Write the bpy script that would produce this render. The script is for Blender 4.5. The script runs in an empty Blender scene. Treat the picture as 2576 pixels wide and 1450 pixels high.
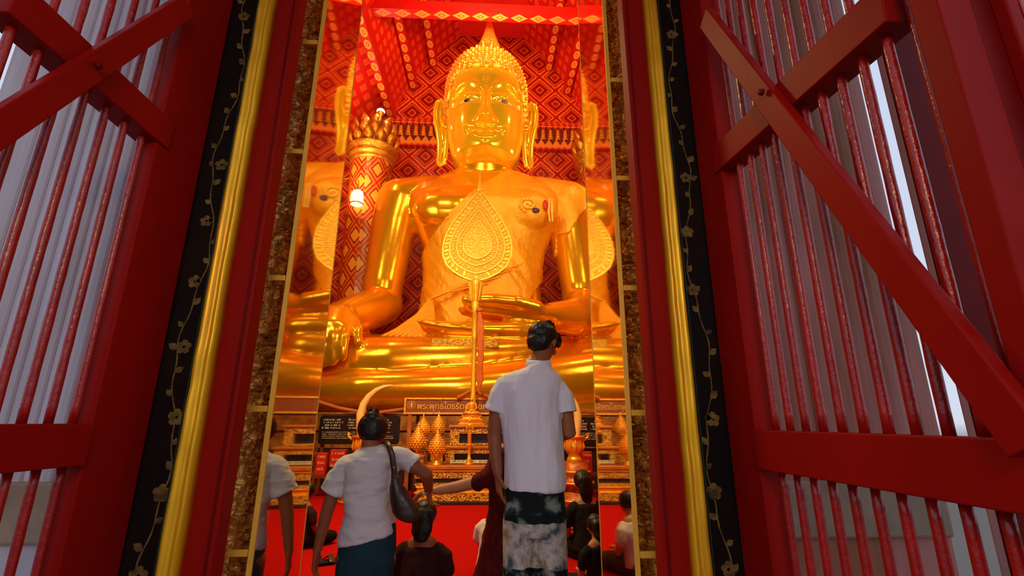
import bpy, math, random
import numpy as np
from mathutils import Vector, noise as mnoise
random.seed(7)
scene = bpy.context.scene
COL = scene.collection
PI = math.pi
R_ = math.radians

# ------------------------------------------------------------------ camera
FPX = 1200.0                                    # focal length in pixels of the 2576 wide frame
YAW, PITCH, ROLL = R_(2.8), R_(15.6), R_(.2)
CAM = (0., 0., 1.25)
_F = (math.sin(YAW)*math.cos(PITCH), math.cos(YAW)*math.cos(PITCH), math.sin(PITCH))
_R0 = (math.cos(YAW), -math.sin(YAW), 0.)
_U0 = (_R0[1]*_F[2]-_R0[2]*_F[1], _R0[2]*_F[0]-_R0[0]*_F[2], _R0[0]*_F[1]-_R0[1]*_F[0])
_c, _s = math.cos(ROLL), math.sin(ROLL)
_R = tuple(_R0[i]*_c+_U0[i]*_s for i in range(3))
_U = tuple(_U0[i]*_c-_R0[i]*_s for i in range(3))
cam = bpy.data.cameras.new('camera')
cam.sensor_width = 36.; cam.lens = 36.*FPX/2576.; cam.clip_start = .02; cam.clip_end = 200.
camo = bpy.data.objects.new('camera', cam); COL.objects.link(camo)
from mathutils import Matrix
camo.matrix_world = Matrix(((_R[0], _U[0], -_F[0], CAM[0]), (_R[1], _U[1], -_F[1], CAM[1]), (_R[2], _U[2], -_F[2], CAM[2]), (0, 0, 0, 1)))
scene.camera = camo
def at(x, y, v, ax=1):
    """the point where the sight line through photo pixel x, y meets the plane coordinate[ax] = v"""
    a = (x-1288.)/FPX; b = -(y-725.)/FPX
    d = [_F[i]+a*_R[i]+b*_U[i] for i in range(3)]
    t = (v-CAM[ax])/d[ax]
    return Vector([CAM[i]+d[i]*t for i in range(3)])

# ------------------------------------------------------------------ world, exposure
scene.view_settings.view_transform = 'Standard'
scene.view_settings.look = 'None'
scene.view_settings.gamma = 1.
scene.view_settings.use_curve_mapping = False
scene.view_settings.exposure = 0.
scene.cycles.max_bounces = 8
scene.cycles.glossy_bounces = 4
scene.cycles.transparent_max_bounces = 8
scene.cycles.use_denoising = True
scene.cycles.sample_clamp_indirect = 6.
w = bpy.data.worlds.new('daylight'); scene.world = w; w.use_nodes = True
nt = w.node_tree; bg = nt.nodes['Background']
g = nt.nodes.new('ShaderNodeTexGradient'); tc = nt.nodes.new('ShaderNodeTexCoord'); sp = nt.nodes.new('ShaderNodeSeparateXYZ')
rp = nt.nodes.new('ShaderNodeValToRGB')
nt.nodes.remove(g)
md = nt.nodes.new('ShaderNodeMath'); md.operation = 'MULTIPLY_ADD'; md.inputs[1].default_value = .5; md.inputs[2].default_value = .5
nt.links.new(tc.outputs['Generated'], sp.inputs[0]); nt.links.new(sp.outputs[2], md.inputs[0]); nt.links.new(md.outputs[0], rp.inputs[0]); nt.links.new(rp.outputs[0], bg.inputs[0])
e = rp.color_ramp.elements                       # dim ground below the horizon, pale sky above it
e[0].position = 0.; e[0].color = (.10, .085, .08, 1); e[1].position = .9; e[1].color = (.60, .70, .92, 1)
for p_, c_ in ((.485, (.15, .14, .15, 1)), (.5, (.70, .76, .90, 1))):
    q_ = e.new(p_); q_.color = c_
bg.inputs[1].default_value = .95

# ------------------------------------------------------------------ lamps of the hall and added lights
def area(name, loc, target, sx, sy, power, col=(1., .80, .50)):
    l = bpy.data.lights.new(name, 'AREA'); l.shape = 'RECTANGLE'; l.size = sx; l.size_y = sy; l.energy = power; l.color = col
    o = bpy.data.objects.new(name, l); COL.objects.link(o); o.location = loc
    o.rotation_euler = (Vector(target)-Vector(loc)).to_track_quat('-Z', 'Y').to_euler()
    return o
WARM = (1., .86, .38)
area('hall_floodlight', (-5.2, 9.8, 7.), (-.3, 17, 9), .25, 2.8, 150, WARM)
area('hall_floodlight', (4.8, 9.8, 7.), (-.3, 17, 9), .25, 2.8, 140, WARM)
area('hall_floodlight', (-2.2, 8.2, 11.6), (-.3, 17, 11), .5, .5, 165, WARM)
area('hall_floodlight', (1.9, 8.2, 11.6), (-.3, 17, 11), .5, .5, 145, WARM)
area('face_highlight_light', (-5.7, 12.8, 14.8), (-.5, 15.6, 11.5), .45, .7, 130, WARM)  # unseen pair added to put highlights on the statue's cheeks
area('face_highlight_light', (5.3, 12.8, 14.8), (0, 15.6, 11.5), .45, .7, 120, WARM)
area('altar_lamp', (-1.8, 4.4, 5.4), (-.4, 8.6, .9), 1.2, .4, 300, WARM)
area('altar_lamp', (1.6, 4.4, 6.4), (-.2, 13., 2.5), 1.2, .4, 120, WARM)
area('roof_uplight', (-6., 16.5, 9.5), (-1., 17., 21.), 1., 1., 240, (1., .66, .30))
area('roof_uplight', (5.6, 16.5, 9.5), (1., 17., 21.), 1., 1., 240, (1., .66, .30))
area('roof_uplight', (0, 13.4, 15.4), (0, 19., 21.), 2.5, .6, 330, (1., .62, .30))
area('porch_fill_light', (-.2, -1.4, 2.7), (-.15, 2.2, 1.2), .9, .3, 24, (1., .60, .32))  # added unseen warm light, brightens the doorway from behind the camera

# ------------------------------------------------------------------ mesh helpers
class MB:
    def __init__(s): s.v = []; s.f = []; s.uv = {}
    def add(s, vs, fs):
        n = len(s.v); s.v += [tuple(p) for p in vs]; s.f += [tuple(i+n for i in f) for f in fs]; return s
    def box(s, x0, x1, y0, y1, z0, z1):
        return s.add([(x, y, z) for z in (z0, z1) for y in (y0, y1) for x in (x0, x1)],
                     [(0, 2, 3, 1), (4, 5, 7, 6), (0, 1, 5, 4), (2, 6, 7, 3), (0, 4, 6, 2), (1, 3, 7, 5)])
    def bar(s, a, b, side, up, w, h):
        """a beam from a to b, w wide along side and h high along up"""
        a, b, side, up = Vector(a), Vector(b), Vector(side).normalized()*w/2, Vector(up).normalized()*h/2
        vs = [p+i*side+j*up for p in (a, b) for i, j in ((-1, -1), (1, -1), (1, 1), (-1, 1))]
        return s.add(vs, [(0, 1, 2, 3), (7, 6, 5, 4), (0, 4, 5, 1), (1, 5, 6, 2), (2, 6, 7, 3), (3, 7, 4, 0)])
    def rings(s, rr, cap=True, closed=True):
        n = len(rr[0]); k = len(s.v)
        for r in rr: s.v += [tuple(p) for p in r]
        m = n if closed else n-1
        for i in range(len(rr)-1):
            for j in range(m):
                a = k+i*n+j; b = k+i*n+(j+1) % n
                s.f.append((a, b, b+n, a+n))
        if cap and closed:
            s.f.append(tuple(k+j for j in reversed(range(n)))); s.f.append(tuple(k+(len(rr)-1)*n+j for j in range(n)))
        return s
    def tube(s, pts, rad, n=14, up=(0, 0, 1), dome=True, rot=0.):
        """round or flat tube; rad holds r or (r along side, r along up)"""
        P = [Vector(p) for p in pts]; rad = [(r, r) if not isinstance(r, (tuple, list)) else r for r in rad]
        if len(P) == 2:
            P = [P[0], P[0].lerp(P[1], .5), P[1]]; rad = [rad[0], ((rad[0][0]+rad[1][0])/2, (rad[0][1]+rad[1][1])/2), rad[1]]
        T = []
        for i in range(len(P)):
            t = (P[min(i+1, len(P)-1)]-P[max(i-1, 0)]).normalized(); T.append(t)
        u = Vector(up); sd = T[0].cross(u)
        if sd.length < 1e-3: sd = T[0].cross(Vector((0, 1, 0)))
        sd.normalize(); rr = []
        st = []
        if dome:
            for k in (.98, .75, .4):
                st.append((P[0]-T[0]*min(rad[0])*k, math.sqrt(1-k*k), 0))
        for i in range(len(P)): st.append((P[i], 1, i))
        if dome:
            for k in (.4, .75, .98):
                st.append((P[-1]+T[-1]*min(rad[-1])*k, math.sqrt(1-k*k), len(P)-1))
        for c, q, i in st:
            sd = (sd-T[i]*sd.dot(T[i])).normalized(); uu = sd.cross(T[i]).normalized()
            ra, rb = rad[i]
            rr.append([c+sd*math.cos(2*PI*j/n)*ra*q+uu*math.sin(2*PI*j/n)*rb*q for j in range(n)])
        return s.rings(rr)
    def lathe(s, prof, c=(0, 0, 0), n=24, sx=1., sy=1.):
        return s.rings([[(c[0]+r*sx*math.cos(2*PI*j/n), c[1]+r*sy*math.sin(2*PI*j/n), c[2]+z) for j in range(n)] for r, z in prof])
    def ball(s, c, r, n=14, m=9):
        rx, ry, rz = (r, r, r) if not isinstance(r, (tuple, list)) else r
        return s.rings([[(c[0]+rx*math.sin(a)*math.cos(2*PI*j/n), c[1]+ry*math.sin(a)*math.sin(2*PI*j/n), c[2]-rz*math.cos(a)) for j in range(n)]
                        for a in [PI*(i+.12)/(m-.76) for i in range(m)]])
    def plate(s, pts2, fn, th):
        """outline pts2 laid through fn(u, v, w) and thickened by th along w"""
        n = len(pts2)
        a = [fn(u, v, 0) for u, v in pts2]; b = [fn(u, v, th) for u, v in pts2]
        k = len(s.v); s.v += [tuple(p) for p in a+b]
        s.f.append(tuple(k+i for i in range(n))); s.f.append(tuple(k+n+i for i in reversed(range(n))))
        for i in range(n):
            j = (i+1) % n; s.f.append((k+i, k+n+i, k+n+j, k+j))
        return s

def wl(o):
    v = Vector((0, 0, 0))
    while o is not None: v += o.location; o = o.parent
    return v
def obj(name, mb, m, parent=None, smooth=False, bevel=0., origin=None, kind=None, label=None, uv=None, sub=0):
    if isinstance(mb, tuple): V, Fc = mb
    else: V, Fc = mb.v, mb.f
    V = np.array(V, dtype=float)
    if parent is not None: o0 = np.array(wl(parent))
    elif kind == 'structure': o0 = np.zeros(3)
    elif origin is not None: o0 = np.array(origin)
    else: o0 = np.array([(V[:, 0].min()+V[:, 0].max())/2, (V[:, 1].min()+V[:, 1].max())/2, V[:, 2].min()])
    me = bpy.data.meshes.new(name)
    me.from_pydata((V-o0).tolist(), [], Fc if not isinstance(Fc, np.ndarray) else Fc.tolist())
    me.update()
    if uv is not None:
        l = me.uv_layers.new(name='UVMap')
        co = np.array(uv); idx = np.empty(len(me.loops), dtype=int); me.loops.foreach_get('vertex_index', idx)
        l.data.foreach_set('uv', co[idx].ravel())
    if m: me.materials.append(m)
    if smooth: me.polygons.foreach_set('use_smooth', [True]*len(me.polygons))
    o = bpy.data.objects.new(name, me); COL.objects.link(o)
    if parent is not None: o.parent = parent
    else: o.location = o0
    if kind: o['kind'] = kind
    if label: o['label'] = label
    if bevel:
        b = o.modifiers.new('bevel', 'BEVEL'); b.width = bevel; b.segments = 2; b.limit_method = 'ANGLE'
    if sub:
        b = o.modifiers.new('sub', 'SUBSURF'); b.levels = sub; b.render_levels = sub
    return o
def thing(name, loc, label, cat, group=None):
    o = bpy.data.objects.new(name, None); COL.objects.link(o); o.location = loc; o.empty_display_size = .1
    o['label'] = label; o['category'] = cat
    if group: o['group'] = group
    return o
def tag(o, label, cat, group=None):
    o['label'] = label; o['category'] = cat
    if group: o['group'] = group
    return o
def struct(name, mb, m, **k): return obj(name, mb, m, kind='structure', **k)
def fuse(mb, voxel, it=6, fac=.5):
    """the union of the closed shells as one smooth surface: arrays of vertices and faces, and normals"""
    me = bpy.data.meshes.new('t'); me.from_pydata(mb.v, [], mb.f); me.update()
    o = bpy.data.objects.new('t', me); COL.objects.link(o)
    r = o.modifiers.new('r', 'REMESH'); r.mode = 'VOXEL'; r.voxel_size = voxel; r.adaptivity = 0
    s = o.modifiers.new('s', 'SMOOTH'); s.factor = fac; s.iterations = it
    dg = bpy.context.evaluated_depsgraph_get(); dg.update()
    e = bpy.data.meshes.new_from_object(o.evaluated_get(dg), depsgraph=dg)
    n = len(e.vertices); V = np.empty(n*3); e.vertices.foreach_get('co', V); N = np.empty(n*3); e.vertices.foreach_get('normal', N)
    F = [tuple(p.vertices) for p in e.polygons]
    bpy.data.objects.remove(o); bpy.data.meshes.remove(me); bpy.data.meshes.remove(e)
    return V.reshape(-1, 3), F, N.reshape(-1, 3)
def cover(V, F, N, test, off, wob=None):
    """a garment: the faces whose corners pass test, pushed out by off along the normals, with a thickness turned inwards"""
    ok = test(V); fs = [f for f in F if all(ok[i] for i in f)]
    idx = sorted({i for f in fs for i in f}); mp = {i: k for k, i in enumerate(idx)}
    I = np.array(idx); d = off if wob is None else off+wob(V[I])
    O = V[I]+N[I]*(d if np.isscalar(d) else d[:, None]); In = V[I]-N[I]*.2*off
    n = len(idx); out = [tuple(mp[i] for i in f) for f in fs]
    ed = {}
    for f in out:
        for a, b in zip(f, f[1:]+f[:1]): ed[(a, b)] = 1
    rim = [(a, b) for a, b in ed if (b, a) not in ed]
    fs2 = out+[(b, a, a+n, b+n) for a, b in rim]
    ring = sorted({a for e in rim for a in e}); keep = {}
    VV = list(map(tuple, O))
    k = len(VV)
    for a in ring: keep[a+n] = k; VV.append(tuple(In[a])); k += 1
    return VV, [tuple(keep.get(i, i) for i in f) for f in fs2]
def nz(V, s, seed=0., oct=3):
    return np.array([mnoise.fractal(Vector((v[0]*s[0]+seed, v[1]*s[1], v[2]*s[2])), 1., 2., oct) for v in V])

# ------------------------------------------------------------------ materials
def nodes(name):
    m = bpy.data.materials.new(name); m.use_nodes = True
    t = m.node_tree; b = t.nodes['Principled BSDF']
    return m, t, b
def N_(t, kind, **k):
    n = t.nodes.new(kind)
    for a, v in k.items(): setattr(n, a, v)
    return n
def math_(t, op, a, b=None, c=None):
    n = t.nodes.new('ShaderNodeMath'); n.operation = op
    for i, x in enumerate((a, b, c)):
        if x is None: continue
        if isinstance(x, (int, float)): n.inputs[i].default_value = x
        else: t.links.new(x, n.inputs[i])
    return n.outputs[0]
def coords(t, scale=(1, 1, 1), kind='Object'):
    tc = t.nodes.new('ShaderNodeTexCoord'); mp = t.nodes.new('ShaderNodeMapping'); mp.inputs['Scale'].default_value = scale
    t.links.new(tc.outputs[kind], mp.inputs[0]); return mp.outputs[0]
def ramp(t, fac, stops, interp='LINEAR'):
    r = t.nodes.new('ShaderNodeValToRGB'); r.color_ramp.interpolation = interp
    e = r.color_ramp.elements
    while len(e) < len(stops): e.new(.5)
    for i, (p, c) in enumerate(stops): e[i].position = p; e[i].color = (*c, 1)
    t.links.new(fac, r.inputs[0]); return r.outputs[0]
def noise_(t, vec, scale, detail=4., rough=.55):
    n = t.nodes.new('ShaderNodeTexNoise'); n.inputs['Scale'].default_value = scale; n.inputs['Detail'].default_value = detail; n.inputs['Roughness'].default_value = rough
    t.links.new(vec, n.inputs['Vector']); return n.outputs[0]
def bump(t, b, h, strength=.3, dist=.01):
    n = t.nodes.new('ShaderNodeBump'); n.inputs['Strength'].default_value = strength; n.inputs['Distance'].default_value = dist
    t.links.new(h, n.inputs['Height']); t.links.new(n.outputs[0], b.inputs['Normal'])
def mat(name, col, met=0., rough=.5, col2=None, ns=6., stretch=(1, 1, 1), bmp=0., bd=.01, bs=None, coat=0., spec=.5, lo=.35, hi=.65):
    m, t, b = nodes(name)
    b.inputs['Metallic'].default_value = met; b.inputs['Roughness'].default_value = rough
    b.inputs['Coat Weight'].default_value = coat; b.inputs['Specular IOR Level'].default_value = spec
    v = coords(t, stretch); n = noise_(t, v, ns)
    t.links.new(ramp(t, n, [(lo, col), (hi, col2 or tuple(c*.85 for c in col))]), b.inputs['Base Color'])
    if bmp: bump(t, b, noise_(t, v, bs or ns*3), bmp, bd)
    return m
def lattice(name, ax, size, stops, met=.0, rough=.4, squash=1., kind='Object', bmp=0.):
    """diamond lattice in object space (ax = the two coordinates) or on the UV map"""
    m, t, b = nodes(name); tc = t.nodes.new('ShaderNodeTexCoord'); s = t.nodes.new('ShaderNodeSeparateXYZ')
    t.links.new(tc.outputs[kind], s.inputs[0]); a, c = s.outputs[ax[0]], s.outputs[ax[1]]
    a = math_(t, 'DIVIDE', a, size); c = math_(t, 'DIVIDE', c, size*squash)
    u = math_(t, 'ADD', a, c); v = math_(t, 'SUBTRACT', a, c)
    def tri(x): return math_(t, 'MULTIPLY', math_(t, 'ABSOLUTE', math_(t, 'SUBTRACT', math_(t, 'FRACT', x), .5)), 2.)
    mx = math_(t, 'SMOOTH_MAX', tri(u), tri(v), .15)
    wob = noise_(t, coords(t, (1, 1, 1), kind), 9./size, 2.)
    mx = math_(t, 'ADD', mx, math_(t, 'MULTIPLY', math_(t, 'SUBTRACT', wob, .5), .14))
    t.links.new(ramp(t, mx, stops, 'CONSTANT'), b.inputs['Base Color'])
    b.inputs['Metallic'].default_value = met; b.inputs['Roughness'].default_value = rough
    if bmp: bump(t, b, mx, bmp, .03)
    return m
def motif(name, ax, sa, sb, base, gold, shape='diamond', fill=.62, rough=.4, met=.0, kind='Object'):
    """a row-and-column repeat of small gold shapes on a painted ground"""
    m, t, b = nodes(name); tc = t.nodes.new('ShaderNodeTexCoord'); s = t.nodes.new('ShaderNodeSeparateXYZ')
    t.links.new(tc.outputs[kind], s.inputs[0])
    def tri(x, k): return math_(t, 'MULTIPLY', math_(t, 'ABSOLUTE', math_(t, 'SUBTRACT', math_(t, 'FRACT', math_(t, 'DIVIDE', x, k)), .5)), 2.)
    u, v = tri(s.outputs[ax[0]], sa), tri(s.outputs[ax[1]], sb)
    if shape == 'diamond': d = math_(t, 'ADD', u, v)
    elif shape == 'disc': d = math_(t, 'SQRT', math_(t, 'ADD', math_(t, 'MULTIPLY', u, u), math_(t, 'MULTIPLY', v, v)))
    else: d = math_(t, 'MAXIMUM', u, v)
    wob = noise_(t, coords(t), 14./(sa if sa > .1 else .6), 2.); d = math_(t, 'ADD', d, math_(t, 'MULTIPLY', math_(t, 'SUBTRACT', wob, .5), .3))
    t.links.new(ramp(t, d, [(0, gold), (fill*.3, base), (fill*.45, gold), (fill, base)], 'CONSTANT'), b.inputs['Base Color'])
    b.inputs['Roughness'].default_value = rough; b.inputs['Metallic'].default_value = met
    return m

G1, G2 = (1., .47, .014), (1., .39, .008)
M_gold = mat('polished_gold', G1, .66, .20, G2, .35, bmp=.12, bd=.05, bs=2.2)
M_goldrough = mat('curled_gold', (1., .60, .09), .8, .34, (1., .45, .03), 2.)
M_robe = None
M_red = mat('red_gloss_paint', (.31, .004, .001), 0, .50, (.23, .003, .001), 2.5, (1, 1, .3), bmp=.15, bd=.004, bs=30, spec=.1)
M_redbar = mat('wrinkled_red_paint', (.38, .006, .003), 0, .26, (.27, .004, .002), 8, (1, 1, .6), bmp=.7, bd=.004, bs=60, spec=.6)
M_reddark = mat('dark_red_paint', (.16, .003, .002), 0, .5, (.11, .002, .002), 3, spec=.1)
M_trim = mat('gilded_trim', (.95, .55, .01), .45, .38, (.70, .30, .005), 3, (3, 3, .35), bmp=.35, bd=.004, bs=22)
M_black = mat('black_lacquer', (.006, .005, .006), 0, .35, (.012, .006, .004), 4, spec=.2)
M_vine = mat('faded_gold_leaf', (.26, .17, .04), .3, .5, (.07, .045, .012), 22)
M_teal = mat('dark_teal_paint', (.0, .035, .025), 0, .5)
M_ceil = mat('red_ceiling_paint', (.80, .010, .004), 0, .5, (.68, .006, .003), .7)
RD, RDD, GO = (.44, .005, .003), (.26, .004, .002), (.90, .17, .02)
M_lat = lattice('wall_lattice', (0, 2), 1.62, [(0, RD), (.22, GO), (.30, RDD), (.48, RD), (.60, GO), (.66, RD), (.76, GO), (.90, RD)])
# ================================================================== the setting
M_carpet = mat('red_carpet', (.42, .001, .001), 0, .9, (.36, .001, .001), 40, bmp=.2, bd=.004, spec=.1)
M_stone = mat('grey_stone', (.28, .25, .24), 0, .7, (.2, .18, .17), 5)
M_plaster_r = mat('red_lit_plaster', (.56, .20, .17), 0, .6, (.36, .12, .05), 1.3, (3.5, 3.5, .6), lo=.42, hi=.62, bmp=.15, bd=.004, bs=9)  # red light cast on the white wall, put into its colour
M_plaster = mat('white_lime_plaster', (.62, .57, .64), 0, .6, (.44, .34, .34), 1.3, (3.5, 3.5, .4), lo=.4, hi=.7, bmp=.15, bd=.004, bs=9)
M_plastbase = mat('stained_base_plaster', (.42, .30, .20), 0, .7, (.26, .17, .10), 4)
M_black_in = mat('dark_wall_paint', (.10, .004, .004), 0, .7)
M_roofp = motif('roof_block_pattern', (1, 2), .62, .34, (.66, .007, .004), (.85, .09, .015), 'box', .55)
M_disc = motif('purlin_disc_pattern', (1, 0), 1/19., 1., (.60, .006, .004), (1., .34, .05), 'disc', .8, kind='Generated')
M_diam = motif('beam_diamond_pattern', (0, 1), 1/16., 1., (.70, .006, .004), (1., .28, .05), 'diamond', .9, kind='Generated')
M_mould = motif('moulding_pattern', (0, 2), .3, .16, (.60, .006, .004), (1., .28, .05), 'diamond', .85)
M_beamred = mat('plain_red_beam', (.85, .008, .005), 0, .45)
M_wallhi = M_lat
MX = -.31
def S(x, side): return x if side < 0 else MX-x
def sbox(mb, side, x0, x1, *r):
    a, b = S(x0, side), S(x1, side); return mb.box(min(a, b), max(a, b), *r)

struct('floor_carpet', MB().box(-3.2, 2.65, 2.2, 9, -.1, 0).box(-8.6, 8.3, 9, 21, -.1, 0), M_carpet)
struct('floor_porch', MB().box(-6, 6, -4, 2.2, -.1, 0), M_stone)
VH = 12.3
struct('wall_vestibule_left', MB().box(-3.4, -3.2, 3.06, 9, 0, VH), M_lat)
struct('wall_vestibule_right', MB().box(2.45, 2.65, 3.06, 9, 0, VH), M_lat)
struct('ceiling_vestibule', MB().box(-3.4, 2.65, 2.99, 9, VH, VH+.2), M_ceil)
struct('wall_hall_front', MB().box(-8.8, -3.2, 9, 9.2, 0, 22).box(2.45, 8.3, 9, 9.2, 0, 22).box(-3.2, 2.45, 9, 9.2, VH, 22), M_black_in)
struct('wall_hall_left', MB().box(-8.8, -8.6, 9.2, 21, 0, 13.2), M_lat)
struct('wall_hall_right', MB().box(8.3, 8.5, 9.2, 21, 0, 13.2), M_lat)
struct('wall_back', MB().box(-8.8, 8.5, 21, 21.2, 0, 22), M_wallhi)
prof = [(-8.7, 13.1), (-4.95, 16.1), (-4.05, 18.2), (-3.1, 19.6), (-1.75, 21.1), (1.55, 21.1), (2.9, 19.6), (3.85, 18.2), (4.75, 16.1), (8.4, 13.1)]
mb = MB()
a = [(x, 9.2, z) for x, z in prof]; b = [(x, 21, z) for x, z in prof]
a2 = [(x, 9.2, z+.15) for x, z in prof]; b2 = [(x, 21, z+.15) for x, z in prof]
mb.rings([a, b, b2, a2], cap=False, closed=False)
struct('ceiling_roof', mb, M_roofp)
struct('ceiling_ridge', MB().box(-1.85, 1.65, 9.25, 20.98, 21.02, 21.09), M_ceil)
# wall above and beside the doorway, with fluted white pilasters outside
DH = 5.4
for side, nm, xe in ((-1, 'left', -2.35), (1, 'right', 1.90)):
    mb = MB()
    x0, x1 = sorted((xe, S(-1.135, side)))
    mb.box(x0, x1, 2.06, 2.99, 0, 6.4)
    x = x0+.02; xs = x1 if side < 0 else x0
    while x < x1-.03:                      # fluting
        if abs(x-xs) > .2 or 1: mb.tube([(x+.05, 2.058, 1.02), (x+.05, 2.058, 6.3)], [(.048, .014)]*2, n=12, up=(0, 1, 0), dome=False); x += .112
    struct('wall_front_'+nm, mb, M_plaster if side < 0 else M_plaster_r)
    mb = MB().box(x0-.03, x1, 1.99, 2.07, 0, .34).box(x0-.01, x1, 2.0, 2.07, .34, .46).box(x0-.01, x1, 2.035, 2.07, .80, 1.02)
    struct('baseboard_'+nm, mb, M_plastbase, bevel=.012)
struct('wall_front_top', MB().box(-2.35, 1.90, 2.06, 2.99, DH, 6.4), M_plaster)
struct('wall_front_inner_left', MB().box(-3.2, -1.04, 2.995, 3.06, 0, 6.5).box(-3.2, 2.65, 2.995, 3.06, DH, VH), M_black_in)
struct('wall_front_inner_right', MB().box(.73, 2.65, 2.995, 3.06, 0, 6.5), M_black_in)

# tie beam, purlins
def tiebeam(y, z0, z1, label):
    t = thing('tie_beam', (-.2, y, z0), label, 'beam', 'tie beams across the red roof')
    obj('beam_side', MB().box(-6.2, 5.9, y, y+.40, z0+.01, z1), M_beamred, t)
    obj('beam_soffit', MB().box(-6.2, 5.9, y-.012, y+.412, z0-.03, z0+.01), M_diam, t, label='underside with a row of gold diamonds')
tiebeam(15.0, 16.56, 16.98, 'bright red tie beam with gold diamonds crossing above the spire of the statue')
for i, (x, z, dx, lab) in enumerate([(-4.05, 18.2, 0, 'red roof purlin with gold discs, outermost on the left'), (-3.1, 19.6, 0, 'red roof purlin with gold discs, inner one on the left'),
                     (3.85, 18.2, 0, 'red roof purlin with gold discs, outermost on the right'), (2.9, 19.6, 0, 'red roof purlin with gold discs, inner one on the right'),
                     (-4.95, 16.1, 0, 'red wall plate with gold discs above the left column'), (4.75, 16.1, 0, 'red wall plate with gold discs above the right column')]):
    o = obj('purlin', MB().box(x-.17, x+.17, 9.3, 20.98, z-.6, z-.12), M_disc); tag(o, lab, 'beam', 'purlins under the red roof')
    o['label'] = lab
# cornice on the back wall
M_fig = mat('relief_gold', (1., .50, .06), .5, .4, (.9, .30, .02), 20)
M_rec = mat('cornice_ground_red', (.22, .008, .004), 0, .6)
t = thing('cornice', (0, 20.7, 14.2), 'gold and red carved cornice of small niche figures across the back wall', 'cornice')
obj('moulding', MB().box(-8.5, 8.2, 20.62, 21, 15.38, 15.56).box(-8.5, 8.2, 20.72, 21, 15.56, 15.72).box(-8.5, 8.2, 20.70, 21, 14.18, 14.3), M_mould, t, bevel=.02)
obj('recess', MB().box(-8.5, 8.2, 20.85, 21, 14.3, 15.38), M_rec, t)
mb = MB(); x = -6.3
while x < 6.:
    mb.plate([(-.19, 0), (.19, 0), (.19, .12), (0, .44), (-.19, .12)], lambda u, v, w, x=x: (x+u, 20.80-w, 14.32+v), .06); x += .38
obj('lotus_band', mb, M_fig, t)
proto = None; x = -5.6
while x < 5.4:
    if proto is None:
        mb = MB().box(-.12, .12, 20.72, 20.84, 14.76, 14.84)
        mb.lathe([(.09, 0), (.13, .05), (.09, .12), (.12, .2), (.08, .3), (.10, .38), (.04, .48)], (0, 20.76, 14.84), 8)
        proto = obj('relief_figure', mb, M_fig, t, smooth=True); proto.location.x = x
    else:
        c = proto.copy(); COL.objects.link(c); c.parent = t; c.location.x = x
    x += .37

# columns with lotus capitals
CRD, CDK, CGO = (.50, .01, .005), (.30, .006, .004), (.85, .32, .03)
M_colm = lattice('column_lattice', (0, 1), .86, [(0, (.85, .36, .04)), (.12, CGO), (.50, CDK), (.66, (.62, .16, .015)), (.90, CRD)], rough=.35, squash=1.4, kind='UV', bmp=.3)
M_cap = mat('gilded_capital', (.95, .50, .06), .75, .36, (.55, .25, .03), 5, bmp=.5, bd=.03, bs=14)
def column(x, y, label):
    t = thing('column', (x, y, 0), label, 'column', 'lattice-patterned columns behind the statue')
    n = 40; zs = [0, 3, 6, 9, 12.0]; mb = MB(); uv = []
    for z in zs:
        for j in range(n+1):
            a = 2*PI*j/n-PI/2; mb.v.append((x+.86*math.cos(a), y+.86*math.sin(a), z)); uv.append((.86*a, z))
    for i in range(len(zs)-1):
        for j in range(n): a = i*(n+1)+j; mb.f.append((a, a+1, a+n+2, a+n+1))
    obj('shaft', mb, M_colm, t, smooth=True, uv=uv)
    mb = MB().lathe([(.86, 0), (.93, .02), (.93, .12), (.90, .16), (.90, .22), (1.0, .26), (1.02, .36), (.92, .42), (.95, .50), (1.08, .62), (1.10, .70), (1.0, .78), (.9, .8)], (x, y, 12.0), 40)
    obj('capital_ring', mb, M_cap, t, smooth=True)
    mb = MB()
    for row, (r, z, h, k) in enumerate([(.92, 12.75, .62, 12), (.84, 13.05, .66, 12), (.74, 13.45, .70, 10)]):
        for j in range(k):
            a = 2*PI*(j+.5*(row % 2))/k; ca, sa = math.cos(a), math.sin(a)
            rr = []
            for q in range(7):
                s_ = q/6.; wd = .30*math.sin(PI*min(1, s_*.9+.12))*(1-s_*.4)+.01; out = r+.20*math.sin(s_*PI*.62)
                rr.append([(x+ca*(out+d)-sa*e*wd, y+sa*(out+d)+ca*e*wd, z+h*s_) for e, d in ((-1, -.03), (0, .05), (1, -.03), (0, -.07))])
            mb.rings(rr)
    mb.lathe([(.8, 0), (.82, .5), (.6, 1.25), (.2, 1.3)], (x, y, 12.7), 20)
    obj('lotus_petals', mb, M_cap, t, smooth=True)
column(-5.25, 19., 'red and gold lattice column with lotus capital left of the statue')
column(4.75, 19., 'red and gold lattice column behind the right glass panel')
def emis(name, col, s):
    m, tt, b = nodes(name); b.inputs['Base Color'].default_value = (*col, 1); b.inputs['Emission Color'].default_value = (*col, 1); b.inputs['Emission Strength'].default_value = s; return m
M_bulb = emis('lit_bulb', (1., .92, .7), 30); M_lant = emis('lit_frosted_glass', (1., .75, .42), 2.2)
p = at(958, 281, 17.95)
t = thing('spotlight', p, 'small glaring spotlight on top of the left column capital', 'lamp')
obj('bulb', MB().ball((p.x, p.y, p.z), (.17, .17, .12)), M_bulb, t, smooth=True)
obj('housing', MB().lathe([(.05, -.45), (.07, -.2), (.16, -.06), (.15, 0)], p, 16), M_cap, t, smooth=True)
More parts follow.
